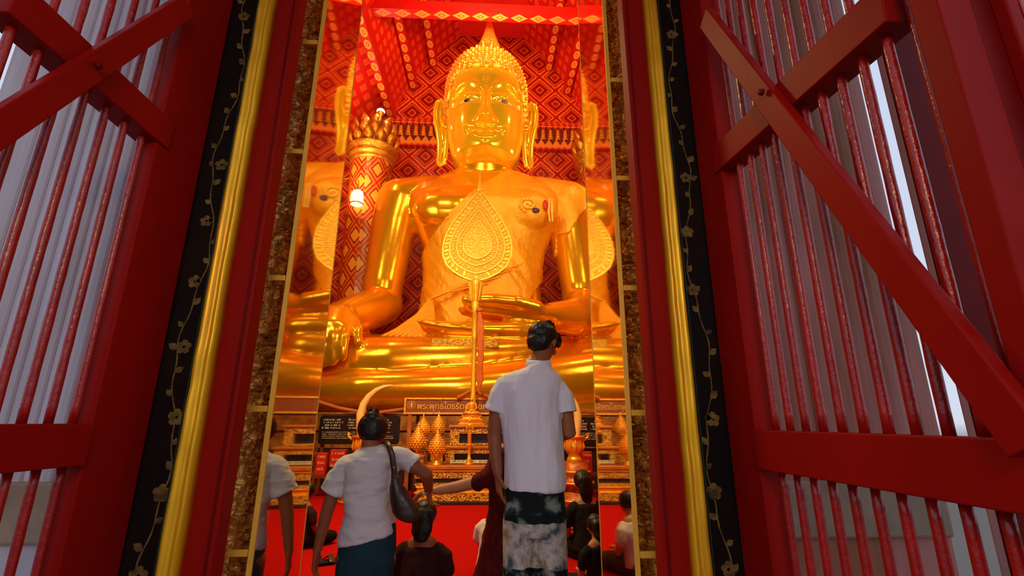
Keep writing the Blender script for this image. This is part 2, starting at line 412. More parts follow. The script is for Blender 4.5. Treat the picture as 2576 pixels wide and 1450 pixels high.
# wall lantern
p = at(897, 515, 8.6)
t = thing('lantern', (p.x, p.y, p.z-.02), 'small lit glass lantern hanging in front of the lattice column', 'lantern')
obj('glass_shade', MB().lathe([(.118, 0), (.122, .10), (.118, .20), (.095, .27), (.04, .31)], p, 20), M_lant, t, smooth=True)
mb = MB().lathe([(.125, 0), (.13, .012), (.125, .024)], p, 20).lathe([(.05, .30), (.03, .36), (.012, .40), (.012, .5)], p, 12)
for k in range(6): a = k*PI/3; mb.tube([(p.x+.122*math.cos(a), p.y+.122*math.sin(a), p.z+.01), (p.x+.12*math.cos(a), p.y+.12*math.sin(a), p.z+.2), (p.x+.04*math.cos(a), p.y+.04*math.sin(a), p.z+.32)], [.004]*3, 6)
obj('frame', mb, M_cap, t)
obj('bracket', MB().tube([(p.x, p.y, p.z+.5), (p.x-.15, p.y, p.z+.56), (-3.2, p.y, p.z+.5)], [.012]*3, 8), M_cap, t)

# ================================================================== the doorway
for side, nm in ((-1, 'left'), (1, 'right')):
    t = thing('door_frame', (S(-1.1, side), 2.0, 0), 'dark red timber door frame on the %s with gilded moulding and black floral panel' % nm, 'door frame')
    mb = MB(); sbox(mb, side, -1.085, -.975, 1.96, 2.05, 0, DH); obj('timber_jamb', mb, M_red, t, bevel=.006)
    mb = MB(); sbox(mb, side, -1.085, -1.035, 2.052, 2.07, 0, DH); sbox(mb, side, -1.001, -.992, 1.954, 1.96, 0, DH)
    obj('inner_step', mb, M_reddark, t, bevel=.004)
    # gilded moulding, a hollow between two rolls
    pf = [(-1.076, 1.96), (-1.077, 1.93), (-1.084, 1.915), (-1.092, 1.912), (-1.100, 1.920), (-1.106, 1.926), (-1.113, 1.916), (-1.124, 1.905), (-1.136, 1.908), (-1.144, 1.925), (-1.148, 1.96)]
    NZ = 260; rr = []
    for i in range(NZ+1):
        z = DH*i/NZ
        rr.append([(S(x, side)+.0025*mnoise.noise(Vector((x*20, side*5, z*6))), y+.0035*mnoise.noise(Vector((x*30+9, side, z*9))), z) for x, y in (pf if side < 0 else pf[::-1])])
    mb = MB().rings(rr, cap=True)
    obj('gilded_moulding', mb, M_trim, t, smooth=True)
    mb = MB(); sbox(mb, side, -1.153, -1.148, 1.925, 1.96, 0, DH); obj('teal_edge', mb, M_teal, t)
    mb = MB(); sbox(mb, side, -1.29, -1.148, 1.955, 2.06, 0, DH); pan = obj('lacquer_panel', mb, M_black, t)
    # painted vine: stem, leaves and blossoms standing slightly proud
    mb = MB(); rnd = random.Random(5+side); yv = 1.9535
    def V2(u, v, w): return (S(u, side), yv-w, v)
    z = .2; px, cx = None, -1.205
    while z < DH-.2:
        pts = []
        for i in range(10):
            zz = z+i*.03; pts.append((cx+.028*math.sin(zz*7.3)+.006*math.sin(zz*31), zz))
        for i in range(9):
            (a0, b0), (a1, b1) = pts[i], pts[i+1]; w_ = .0028
            mb.plate([(a0-w_, b0), (a0+w_, b0), (a1+w_, b1), (a1-w_, b1)], V2, .002)
        for k in range(3):
            a0, b0 = pts[2+3*k % 9]; d = 1 if (k % 2) else -1
            ang = d*rnd.uniform(.5, 1.1); L = rnd.uniform(.030, .046); ca, sa = math.sin(ang), math.cos(ang)
            ol = [(0, 0), (.3, .28), (.6, .33), (1, 0), (.6, -.30), (.3, -.30)]
            mb.plate([(a0+L*(u*ca+v*sa), b0+L*(u*sa-v*ca)) for u, v in ol], V2, .003)
        if rnd.random() < .75:
            fx, fz = cx+rnd.uniform(-.02, .02), z+.25; r0 = rnd.uniform(.022, .032)
            for q in range(5):
                a = q*2*PI/5+.3
                mb.plate([(fx+r0*.62*math.cos(a)+r0*.45*math.cos(b), fz+r0*.62*math.sin(a)+r0*.45*math.sin(b)) for b in [k*PI/4 for k in range(8)]], V2, .003+.0004*q)
        z += .27
    obj('painted_vine', mb, M_vine, t, label='faded gold leaves and blossoms on the black panel')

# carved gilded reveal behind the glass
M_carve = mat('carved_gilt_wood', (1., .50, .10), .55, .26, (.85, .36, .06), 10, lo=.42, hi=.62, bmp=1., bd=.012, bs=34)
M_edge = mat('amber_acrylic_edge', (.95, .55, .06), .1, .35)
def glassm():
    m = bpy.data.materials.new('clear_reflective_pane'); m.use_nodes = True; t = m.node_tree; t.nodes.clear()
    out = t.nodes.new('ShaderNodeOutputMaterial'); mix = t.nodes.new('ShaderNodeMixShader'); gl = t.nodes.new('ShaderNodeBsdfGlossy'); tr = t.nodes.new('ShaderNodeBsdfTransparent')
    fr = t.nodes.new('ShaderNodeFresnel'); fr.inputs[0].default_value = 1.7
    f = math_(t, 'MULTIPLY', fr.outputs[0], 2.3); f = math_(t, 'ADD', f, .10); f = math_(t, 'MINIMUM', f, .9)
    gl.inputs['Roughness'].default_value = .035; gl.inputs['Color'].default_value = (1., .93, .78, 1); tr.inputs['Color'].default_value = (.9, .78, .55, 1)
    t.links.new(f, mix.inputs[0]); t.links.new(tr.outputs[0], mix.inputs[1]); t.links.new(gl.outputs[0], mix.inputs[2]); t.links.new(mix.outputs[0], out.inputs[0])
    return m
M_pane = glassm()
for side, nm in ((-1, 'left'), (1, 'right')):
    # carving: a dense relief grid
    ny, nzz = 84, 960; mb = MB(); Y0, Y1, Z0, Z1 = 2.075, 2.965, .3, DH
    H = np.empty((nzz+1, ny+1))
    vs = []
    for i in range(nzz+1):
        z = Z0+(Z1-Z0)*i/nzz
        for j in range(ny+1):
            y = Y0+(Y1-Y0)*j/ny
            q = Vector((y*9, z*6, side*3.3)); q2 = q+Vector((mnoise.noise(q*1.3), mnoise.noise(q*1.3+Vector((7, 3, 1))), 0))*1.1
            h = abs(mnoise.noise(q2*2.1)); h = min(1., max(0, .24-h)/.14); h2 = max(0, .14-abs(mnoise.noise(q2*4.7+Vector((3, 9, 1)))))/.14
            d = .044*h*h*(3-2*h)+.014*h2
            vs.append((S(-1.078+d, side), y, z))
    fs = []
    for i in range(nzz):
        for j in range(ny):
            a = i*(ny+1)+j; q = (a, a+1, a+ny+2, a+ny+1); fs.append(q if side > 0 else q[::-1])
    t = thing('carved_panel', (S(-.99, side), 2.5, 0), 'carved gilt wood lining of the doorway behind the %s glass' % nm, 'carved panel', 'carved linings of the doorway')
    obj('relief', MB().add(vs, fs), M_carve, t, smooth=True)
    mb = MB(); sbox(mb, side, -1.13, -1.073, 2.075, 2.965, 0, DH); obj('backing', mb, M_reddark, t)
    t = thing('glass_panel', (S(-.95, side), 2.5, 0), 'tall reflective glass panel with amber edge lining the %s side of the doorway' % nm, 'glass panel', 'glass panels of the doorway')
    sl, YE = ((R_(4.5), 2.96) if side < 0 else (R_(1.2), 2.93)); xs = S(-.943, side); XE = xs+side*math.tan(sl)*(YE-2.2); zc = DH/2
    A_, B_ = Vector((xs, 2.2125, zc)), Vector((XE, YE-.009, zc)); d_ = (B_-A_).normalized(); sd_ = Vector((d_.y, -d_.x, 0))
    obj('pane', MB().bar(A_, B_, sd_, (0, 0, 1), .006, DH-.24), M_pane, t)
    obj('edge_strip', MB().bar(A_-d_*.013+sd_*.005*side, A_-d_*.001+sd_*.005*side, sd_, (0, 0, 1), .020, DH-.22).bar(B_+d_*.001, B_+d_*.009, sd_, (0, 0, 1), .010, DH-.22), M_edge, t)
    zz = [.72, 1.285, 1.88, 2.55, 3.22, 3.9] if side < 0 else [.70, 1.275, 1.86, 2.45, 3.05, 3.75]
    pr_ = None
    for z in zz:
        mb = MB(); sbox(mb, side, -1.030, -.9585, 2.188, 2.200, z, z+.026); sbox(mb, side, -1.034, -1.028, 2.184, 2.202, z-.004, z+.03)
        obj('bracket', mb, M_edge, t, bevel=.002)

# ================================================================== red grille door leaves
def leaf(side, hx, hy, ang, label, extra):
    """a leaf: u runs from the hinge towards the camera, w across its thickness away from the passage"""
    du = Vector((math.sin(ang), -math.cos(ang), 0)); dn = Vector((-du.y, du.x, 0))
    if dn.x*side < 0: dn = -dn
    H = Vector((hx, hy, 0)); Z = Vector((0, 0, 1))
    def P(u, z, w=0): return H+du*u+Z*z+dn*w
    t = thing('door_leaf', P(.5, 0), label, 'door leaf')
    def beam(name, u0, z0, u1, z1, wid, w0, w1, m=M_red, bev=.004, parent=t):
        a, b = P(u0, z0, (w0+w1)/2), P(u1, z1, (w0+w1)/2); d = (b-a).normalized(); up = dn.cross(d)
        return obj(name, MB().bar(a, b, dn, up, abs(w1-w0), wid), m, parent, bevel=bev)
    return t, P, beam, dn, du
def hit(px, py, P0, n):
    """where the sight line meets a leaf plane"""
    d = (at(px, py, 5.)-Vector(CAM)); k = (P0-Vector(CAM)).dot(n)/d.dot(n); return Vector(CAM)+d*k
for side in (-1, 1):
    hx, hy, ang = ((-1.28, 1.945, -R_(3.8)) if side < 0 else (.962, 1.945, R_(.3)))
    lab = ('red timber grille door leaf on the left with crossed braces, swung open' if side < 0 else 'red timber grille door leaf on the right with crossed braces, swung open')
    t, P, beam, dn, du = leaf(side, hx, hy, ang, lab, None)
    P0 = P(0, 0)
    def uz(px, py, w=0):
        q = hit(px, py, P0+dn*w, dn); r = q-P(0, 0, w); return r.dot(du), r.z
    LW = 1.16
    if side > 0:
        su = .20; zr0, zr1 = uz(2200, 1230)[1], uz(2200, 1092)[1]
    else:
        su = .25; zr0, zr1 = uz(100, 1182)[1], uz(100, 1067)[1]
    TOP = 4.75
    beam('hinge_stile', su/2, .06, su/2, TOP, su, 0, .075)
    beam('lock_stile', LW-.03, .06, LW-.03, TOP, .06, -.005, .075)
    beam('middle_rail', su, (zr0+zr1)/2, LW-.06, (zr0+zr1)/2, zr1-zr0, -.012, .06)
    beam('bottom_rail', su, .14, LW-.06, .14, .16, 0, .06)
    beam('top_rail', su, TOP-.1, LW-.06, TOP-.1, .2, 0, .06)
    # bars
    first = None
    if side > 0: us = [hy-(.954+.0797*k) for k in range(-1, 10)]
    else: us = [None]*0+[uz(x, 1060)[0] for x in (10, 85, 150, 210)]; d_ = (us[3]-us[0])/3; us = [us[0]-d_*k for k in range(-5, 5)]
    for u in us:
        if not (su+.015 < u < LW-.075): continue
        for z0, z1 in ((.22, zr0), (zr1, TOP-.2)):
            n_ = int((z1-z0)/.05); pts = [P(u, z0+(z1-z0)*i/n_, .035) for i in range(n_+1)]
            mb = MB().tube(pts, [.0125+.0012*mnoise.noise(Vector((u*50, i*1.7, side))) for i in range(n_+1)], n=10, dome=False)
            obj('bar', mb, M_redbar, t, smooth=True)
    # crossed braces, the second one in front of the first
    def brace(p1, p2, wid, w0, w1):
        (u0, z0), (u1, z1) = p1, p2; k = (u1-u0)
        return beam('brace', u0, z0, u1, z1, wid, w0, w1)
    if side > 0:
        a, b = uz(1765, 45, -.05), uz(2576, 1130, -.05); brace(a, b, .082, -.045, -.012)
        a, b = uz(1800, 405, 0), uz(2230, 0, 0); brace(a, b, .12, -.010, .085)
        c = uz(1915, 232, -.06)
    else:
        a, b = uz(-60, 372, -.05), uz(480, 15, -.05); brace(a, b, .08, -.045, -.012)
        a, b = uz(428, 345, 0), uz(30, -12, 0); brace(a, b, .12, -.010, .085)
        c = uz(248, 165, -.06)
    q = P(c[0], c[1], -.055)
    obj('bolt', MB().tube([q, q-dn*.012], [.012, .010], 10, dome=False), M_reddark, t, smooth=True)
    if side > 0:
        beam('edge_board', LW-.009, .06, LW-.009, TOP, .014, .0755, .165, M_reddark)  # darker red in place of shade on the leaf's unlit end
        beam('cover_strip', LW+.012, .06, LW+.012, TOP, .03, .118, .145, M_red)
        beam('rear_board', LW-.01, .06, LW-.01, TOP, .05, .166, .26, M_redbar)
        q = P(LW+.035, uz(2565, 620)[1]+.03, .118)
        rr = [q+Vector((math.cos(k*PI/9)*.028, 0, math.sin(k*PI/9)*.032)) for k in range(19)]
        obj('ring_handle', MB().tube(rr, [.008]*19, 8, dome=False), M_trim, t, smooth=True, label='brass ring handle')
# porch posts to the right, seen past the grille
o = obj('porch_pillar', MB().box(3.42, 3.9, 3.0, 3.4, 0, 6.2), M_plaster, bevel=.02); tag(o, 'white porch pillar seen as a pale strip beside the sky gap', 'pillar')
o = obj('porch_post', MB().box(1.70, 1.86, 1.6, 1.66, 0, 5.2), M_reddark, bevel=.01); tag(o, 'dark red porch post behind the right door leaf', 'post')
struct('ceiling_sky_block', MB().box(-3.2, 3., -1.7, 1.98, 5.6, 5.75), M_reddark)  # unseen; added and sized to cut sky light from above
# ================================================================== the great seated statue
BX = -.25
bud = thing('buddha_statue', (BX, 16, 1.45), 'colossal gilded seated Buddha statue filling the back of the hall', 'statue')
def B(x, y, z): return (BX+x, y, z)
mb = MB()
# torso
prof = [(2.6, 2.5, 17.3, 1.6), (3.4, 2.5, 17.25, 1.75), (4.5, 2.28, 17.15, 1.62), (6., 2.12, 17.05, 1.52), (7.2, 2.2, 17.0, 1.55), (8.0, 2.5, 16.95, 1.68), (8.8, 2.85, 16.95, 1.72), (9.4, 3.0, 17.0, 1.5), (9.9, 2.7, 17.05, 1.22), (10.3, 1.9, 17.05, 1.0), (10.55, 1.22, 16.95, .92)]
def oval(cx, cy, z, a, b, n=36, e=2.3):
    r = []
    for j in range(n):
        t_ = 2*PI*j/n; c_, s_ = math.cos(t_), math.sin(t_)
        r.append((cx+a*math.copysign(abs(c_)**(2/e), c_), cy+b*math.copysign(abs(s_)**(2/e), s_), z))
    return r
mb.rings([oval(BX, yc, z, a, b) for z, a, yc, b in prof])
mb.rings([oval(BX, yc, z, a, b, e=2) for z, a, yc, b in [(10.2, 1.2, 16.95, .95), (10.62, 1.16, 16.85, .95), (10.66, 1.11, 16.85, .92), (10.9, 1.12, 16.8, .93), (10.94, 1.07, 16.8, .9), (11.6, 1.05, 16.75, .9)]])
mb.ball(B(-1.35, 15.75, 8.55), (1.15, .55, .72)); mb.ball(B(1.35, 15.75, 8.55), (1.15, .55, .72))        # chest
for s_ in (-1, 1):
    mb.tube([B(s_*.9, 17.05, 10.0), B(s_*2.2, 17.05, 9.78), B(s_*3.25, 17.05, 9.45)], [(.62, .55), (.75, .68), (.9, .85)], 20)
    mb.tube([B(s_*3.2, 17.05, 9.35), B(s_*3.38, 17.0, 8.4), B(s_*3.5, 16.95, 7.2), B(s_*3.62, 16.9, 6.0), B(s_*3.62, 16.8, 5.3)], [.95, .86, .78, .72, .70], 22, up=(0, 1, 0))
# right forearm resting over the knee
mb.tube([B(-3.62, 16.9, 5.25), B(-3.85, 16.0, 4.85), B(-4.05, 15.0, 4.5), B(-4.2, 14.2, 4.25)], [(.78, .72), (.78, .68), (.66, .58), (.52, .44)], 22)
mb.tube([B(-4.2, 14.25, 4.3), B(-4.2, 13.75, 4.15), B(-4.15, 13.35, 3.75)], [(.5, .42), (.56, .34), (.55, .3)], 18)
for k, (dx, L) in enumerate([(-.42, .92), (-.14, 1.05), (.14, 1.0), (.42, .86)]):
    mb.tube([B(-4.15+dx, 13.3, 3.72), B(-4.10+dx, 13.10, 3.45), B(-4.06+dx*.95, 13.02, 3.72-L*.7), B(-4.0+dx*.9, 13.0, 3.72-L*1.0)], [.165, .16, .145, .11], 12, up=(0, 1, 0))
mb.tube([B(-3.7, 13.9, 4.1), B(-3.45, 13.55, 3.75), B(-3.4, 13.4, 3.35)], [.2, .17, .13], 12)
# left forearm and the open hand in the lap
mb.tube([B(3.62, 16.75, 5.2), B(3.45, 15.9, 4.75), B(2.9, 15.1, 4.5), B(2.3, 14.6, 4.42)], [.78, .72, .60, .48], 22)
mb.tube([B(2.3, 14.6, 4.45), B(1.7, 14.42, 4.4), B(1.0, 14.35, 4.34)], [(.50, .36), (.62, .30), (.60, .26)], 18)
for k, (dy, L) in enumerate([(-.45, 1.35), (-.16, 1.55), (.14, 1.5), (.42, 1.25)]):
    x0 = .95; mb.tube([B(x0, 14.35+dy, 4.36), B(x0-L*.4, 14.33+dy, 4.40), B(x0-L*.75, 14.32+dy*.95, 4.44), B(x0-L, 14.32+dy*.9, 4.5)], [.17, .165, .155, .125], 12)
mb.tube([B(1.7, 13.95, 4.55), B(1.0, 13.72, 4.66), B(.35, 13.7, 4.72), B(-.45, 13.8, 4.72)], [.23, .22, .20, .165], 14)
# legs folded one over the other
mb.tube([B(-1.4, 17.0, 3.0), B(-3.9, 16.3, 3.0), B(-6.4, 15.2, 2.75)], [1.15, 1.1, .95], 26)
mb.tube([B(-6.4, 15.1, 2.7), B(-4.6, 14.35, 2.72), B(-2.4, 14.0, 2.82), B(-.2, 13.95, 2.95), B(1.6, 14.1, 3.15)], [.95, .88, .80, .68, .55], 26)
mb.tube([B(1.4, 17.0, 3.0), B(3.9, 16.3, 3.0), B(6.4, 15.2, 2.75)], [1.15, 1.15, 1.0], 26)
mb.tube([B(6.4, 15.1, 2.65), B(4.2, 14.2, 2.45), B(2.0, 13.85, 2.25), B(-.5, 13.6, 2.1), B(-3.2, 13.6, 2.05), B(-5., 13.8, 2.0)], [(.98, 1.), (.9, .95), (.85, .80), (.8, .62), (.78, .56), (.6, .5)], 26)
mb.tube([B(1.9, 14.1, 3.75), B(1.2, 14.0, 3.80), B(.2, 13.92, 3.80), B(-.9, 13.85, 3.86), B(-1.6, 13.85, 3.92)], [(.36, .36), (.36, .36), (.40, .27), (.44, .2), (.38, .16)], 18)
for k in range(5): mb.tube([B(-1.3-.03*k, 13.5+.17*k, 3.92), B(-1.75+.05*k, 13.5+.17*k, 3.98)], [.11, .085], 10)
mb.rings([oval(BX, 15.6, z, a, b, 60, 2.8) for z, a, b in [(1.45, 7.0, 2.3), (1.6, 7.1, 2.35), (1.9, 7.0, 2.2), (2.5, 6.2, 1.7), (3.1, 4.8, 1.5)]])
V, F, Nn = fuse(mb, .062, 10)
obj('body', (V, F), M_gold, bud, smooth=True)
# the robe over the left shoulder
M_robe = mat('orange_satin_robe', (1., .42, .010), .30, .45, (.90, .34, .008), 3, bmp=.6, bd=.05, bs=7, stretch=(1, 1, .6))
def tst(V):
    x, y, z = V[:, 0]-BX, V[:, 1], V[:, 2]
    c_ = z < 10.62+(x-1.0)*1.10
    r_ = x < 4.2-(9.6-z)*.60
    return c_ & r_ & (z > 3.9) & (z < 10.36) & ((y > 15.2) | (z > 5.3)) & (x > -2.7) & ((x < 2.75) | (z > 7.9))
def wob(P):
    d = P[:, 0]*.62-P[:, 2]*.78; e = P[:, 0]*.78+P[:, 2]*.62
    Q = np.stack([d*.25, P[:, 1]*.6, e*2.6], 1)
    lo = np.clip((8.2-P[:, 2])/3., 0.12, 1)
    return nz(Q, (1, 1, 1), 3., 3)*.09*lo
RV, RF = cover(V, F, Nn, tst, .075, wob)
obj('robe', (RV, RF), M_robe, bud, smooth=True)
# folds of cloth gathered at the waist, spilling on the lap
mb = MB()
for k in range(9):
    a = k/8.; mb.tube([B(-1.75+.1*a, 15.35, 5.05), B(-2.05+.5*a, 15.1-.1*a, 4.5), B(-2.6+1.1*a, 14.75-.15*a, 3.95), B(-2.95+1.5*a, 14.5-.1*a, 3.72)], [(.07, .05), (.10, .07), (.14, .08), (.15, .05)], 8)
for k in range(4): mb.tube([B(-1.8, 15.45, 5.1), B(-1.2+.2*k, 15.32, 5.35+.1*k), B(.2+.4*k, 15.42, 5.7+.25*k)], [(.06, .06), (.045, .05), (.02, .02)], 8)
obj('sash_folds', mb, M_robe, bud, smooth=True)
# brooches on the robe
M_purple = mat('purple_enamel', (.12, .01, .10), 0, .4); M_redorn = mat('red_ornament', (.6, .02, .02), 0, .4); M_yel = mat('yellow_ornament', (1., .62, .1), .3, .35)
mb = MB()
for k in range(26): a = k*.42; r = .05+.011*k; mb.ball(B(1.55+r*math.cos(a), 15.13, 8.50+r*math.sin(a)*.8), (.05, .06, .05), 8, 5)
obj('brooch', mb, M_yel, bud, smooth=True)
obj('brooch', MB().ball(B(1.82, 15.16, 8.30), (.13, .06, .10), 10, 7), M_purple, bud, smooth=True, label='purple enamel brooch')
mb = MB(); mb.ball(B(2.16, 15.24, 8.55), (.10, .08, .2), 10, 7); obj('brooch', mb, M_redorn, bud, smooth=True, label='red pendant')
mb = MB()
for dx in (0, .12): mb.tube([B(2.3+dx*.8, 15.22, 8.78), B(2.26+dx, 15.2, 8.3), B(2.3+dx*.8, 15.24, 7.95)], [.035, .035, .03], 8)
obj('brooch', mb, M_yel, bud, smooth=True, label='yellow looped pendant')

# head ---------------------------------------------------------------------
def interp(x, t): return np.interp(x, [a for a, b in t], [b for a, b in t])
WT = [(10.55, .92), (10.7, 1.12), (10.95, 1.28), (11.3, 1.38), (11.8, 1.45), (12.5, 1.50), (13.3, 1.52), (14., 1.51), (14.3, 1.47), (14.85, 1.32), (15.35, 1.02), (15.65, .74), (16.05, .36), (16.35, .2)]
DT = [(10.55, .62), (10.68, 1.00), (10.85, 1.28), (11.1, 1.42), (11.6, 1.46), (12.3, 1.48), (12.9, 1.50), (13.4, 1.53), (13.9, 1.49), (14.4, 1.34), (14.85, 1.18), (15.35, .92), (15.65, .70), (16.05, .36), (16.35, .2)]
HY = 16.55
def sst(a, b, x): t_ = np.clip((x-a)/(b-a), 0, 1); return t_*t_*(3-2*t_)
def G(x, s_): return np.exp(-(x/s_)**2)
def face(x, z):
    """how far the features stand out from the plain head, x measured from the middle of the face"""
    ax = np.abs(x)
    h = 0*x
    # brow line and eye sockets
    zb = 13.02+.40*np.sin(PI*np.clip((ax-.10)/1.28, 0, 1)); inb = sst(.10, .22, ax)*sst(1.36, 1.16, ax)
    h += inb*(.05*G(z-zb-.05, .13)-.15*sst(zb+.02, zb-.10, z)*sst(12.45, 12.75, z))
    # upper lid
    h += .20*np.exp(-((ax-.70)/.42)**2-((z-12.86)/.15)**2)
    h -= .05*np.exp(-((ax-.70)/.42)**2-((z-12.685)/.035)**2)
    h += .05*np.exp(-((ax-.70)/.42)**2-((z-12.60)/.08)**2)
    # nose
    wd = .10+.13*sst(12.5, 11.75, z); up = sst(13.4, 12.9, z)*(.12+.36*sst(13.0, 11.78, z)); up *= sst(11.60, 11.72, z)
    h += up*np.exp(-(ax/wd)**2.4)
    h += .17*np.exp(-((ax-.27)/.12)**2-((z-11.79)/.11)**2)
    h -= .10*np.exp(-((ax-.16)/.07)**2-((z-11.66)/.04)**2)
    # mouth
    zc = 11.33+.12*(ax/.52)**2-.035*G(ax, .1); m = np.exp(-(ax/.56)**5)*(1-.3*sst(.2, .6, ax))
    h += m*(.14*G(z-zc-.095, .060)*(1-.35*G(ax, .05))+.15*G(z-zc+.10, .07)-.07*G(z-zc, .022))
    h += .04*G(z-11.35, .3)*G(ax, .7)
    h -= .03*G(z-11.12, .06)*G(ax, .4)
    h -= .05*np.exp(-((ax-.66)/.07)**2-((z-11.42)/.10)**2)
    h += .10*np.exp(-(ax/.36)**2-((z-10.92)/.16)**2)
    h += .05*np.exp(-((ax-.85)/.35)**2-((z-12.0)/.4)**2)
    return h
nt_, nz_ = 300, 230
th = np.linspace(-PI, PI, nt_, endpoint=False)
zz = np.concatenate([np.linspace(10.55, 14.3, 190), np.linspace(14.33, 16.35, nz_-190)])
vs = []
for z in zz:
    W_, D_ = interp(z, WT), interp(z, DT)
    sx_, cx_ = np.sin(th), np.cos(th); e = 2.35
    x = W_*np.sign(sx_)*np.abs(sx_)**(2/e); D2 = np.where(cx_ > 0, D_, 1.25*min(1, W_/1.2)); yv_ = D2*np.sign(cx_)*np.abs(cx_)**(2/e)
    h = face(x, z)*sst(.1, .35, cx_)
    vs.append(np.stack([BX+x, HY-yv_-h, np.full_like(x, z)], 1))
vs = np.array(vs); mb = MB(); mb.v = list(map(tuple, vs.reshape(-1, 3)))
for i in range(nz_-1):
    for j in range(nt_):
        a = i*nt_+j; b = i*nt_+(j+1) % nt_; mb.f.append((b, a, a+nt_, b+nt_))
mb.f.append(tuple(range(nt_)))
M_face = mat('mirror_polished_gold', (1., .62, .018), .50, .12, (1., .54, .015), .6, coat=.3)
head = obj('head', mb, M_face, bud, smooth=True)
def surf(t_, z, off=0.):
    W_, D_ = float(interp(z, WT)), float(interp(z, DT)); s_, c_ = math.sin(t_), math.cos(t_); e = 2.35
    x = W_*math.copysign(abs(s_)**(2/e), s_); D2 = D_ if c_ > 0 else 1.25*min(1, W_/1.2); y = D2*math.copysign(abs(c_)**(2/e), c_)
    n = Vector((x/W_**2, -y/D2**2, .35 if z > 14.6 else 0)).normalized()
    return Vector((BX+x, HY-y, z))+n*off, n
def hairline(t_):
    a = abs(t_); return float(np.interp(a, [0, .1, .45, .85, 1.15, 1.35, 1.5, 1.9, PI], [14.12, 14.22, 14.18, 13.95, 13.5, 12.7, 12.0, 11.9, 11.9]))
# hair: a cap and rows of snail curls
mb = MB(); nt2 = 120; rows = 40; vs = []
for i in range(rows+1):
    for j in range(nt2):
        t_ = -PI+2*PI*j/nt2; z0 = hairline(t_); z = z0+(16.35-z0)*i/rows
        vs.append(tuple(surf(t_, z, .06 if i else -.03)[0]))
mb.v = vs
for i in range(rows):
    for j in range(nt2):
        a = i*nt2+j; b = i*nt2+(j+1) % nt2; mb.f.append((b, a, a+nt2, b+nt2))
mb.f.append(tuple(rows*nt2+j for j in reversed(range(nt2))))
obj('hair_cap', mb, M_goldrough, head, smooth=True)
mb = MB(); z = 11.95; row = 0
while z < 16.5:
    W_ = float(interp(min(z, 16.3), WT)); k = max(6, int(2*PI*(W_*.95)/.20))
    for j in range(k):
        t_ = -PI+2*PI*(j+.5*(row % 2))/k
        if abs(t_) > 2.1 or z < hairline(t_)+.03: continue
        p, n = surf(t_, min(z, 16.3), .05)
        a1 = n.cross(Vector((0, 0, 1)));  a1 = a1.normalized() if a1.length > .01 else Vector((1, 0, 0)); a2 = n.cross(a1)
        mb.rings([[p+n*hh+(a1*math.cos(q*PI/3.5)+a2*math.sin(q*PI/3.5))*rr for q in range(7)] for rr, hh in ((.102, -.02), (.100, .04), (.066, .055), (.062, .09), (.012, .13))])
    z += .175; row += 1
obj('hair_curls', mb, M_goldrough, head, kind='stuff') if False else obj('hair_curls', mb, M_goldrough, head)
mb = MB().lathe([(.50, 15.6), (.60, 16.0), (.50, 16.4), (.38, 16.75), (.26, 17.1), (.17, 17.5), (.09, 17.85), (.02, 18.15)], (BX+.06, 16.75, 0), 20)
M_afr0 = mat('carved_gilt_cushion', (1., .55, .06), .5, .35, (.5, .16, .01), 14, bmp=1., bd=.03, bs=16)
M_spire = mat('dull_gilt', (1., .40, .03), .3, .45, (.8, .22, .02), 4)
obj('flame_spire', mb, M_spire, head, smooth=True)
mb = MB()
for r, n in ((.0, 1), (.06, 6), (.12, 10)):
    for k in range(n): a = 2*PI*k/n; mb.ball((BX+r*math.cos(a)*1.1, 15.03, 13.58+r*math.sin(a)*1.5), (.032, .03, .035), 6, 5)
obj('urna', mb, M_goldrough, head, smooth=True)
M_eye = mat('inlaid_dark_eye', (.02, .008, .01), 0, .2); M_eyew = mat('pale_eye_inlay', (.9, .62, .4), 0, .3)
for s_ in (-1, 1):
    x0 = s_*.70; mb = MB()
    ol = [(-.29, 0), (-.14, .048), (.05, .054), (.2, .038), (.31, 0), (.14, -.036), (-.1, -.038)]
    yy = lambda x, z: HY-float(interp(z, DT))*max(0, 1-abs(x/float(interp(z, WT)))**2.35)**(1/2.35)-float(face(np.array(x), np.array(z)))
    mb.plate(ol, lambda u, v, w: (BX+x0+u, yy(x0+u, 12.69+v)-.012-w, 12.69+v), .012)
    obj('eye', mb, M_eyew, head)
    mb = MB().plate([(.15*math.cos(k*PI/6), .046*math.sin(k*PI/6)) for k in range(12)], lambda u, v, w: (BX+x0+u, yy(x0+u, 12.69+v)-.026-w, 12.69+v), .012)
    obj('pupil', mb, M_eye, head)
    # ear
    mb = MB()
    def E3(o, z, d=0): return (BX+s_*o, 16.35+.25*(o-1.5)+d, z)
    hp = [(1.46, 12.9), (1.58, 13.3), (1.78, 13.58), (1.95, 13.5), (2.02, 13.1), (1.97, 12.6), (1.86, 12.1), (1.78, 11.6), (1.76, 11.1), (1.78, 10.8), (1.70, 10.66), (1.58, 10.72), (1.53, 11.0), (1.50, 11.6), (1.50, 12.1)]
    mb.tube([E3(o, z) for o, z in hp], [(.07, .10)]*len(hp), 10, up=(0, 1, 0))
    ip = [(1.52, 12.3), (1.66, 12.35), (1.78, 12.7), (1.80, 13.1), (1.70, 13.2), (1.62, 12.95)]
    mb.tube([E3(o, z, -.02) for o, z in ip], [.05]*len(ip), 8, up=(0, 1, 0))
    mb.plate([(o, z) for o, z in hp], lambda u, v, w: E3(u, v, .02+w), .1)
    obj('ear', mb, M_face, head, smooth=True)
c_ = at(1172, 868, 13.7); obj('cushion', MB().box(c_.x-.95, c_.x+.95, 13.35, 14.2, c_.z-.13, c_.z+.12), M_afr0, bud, bevel=.02)
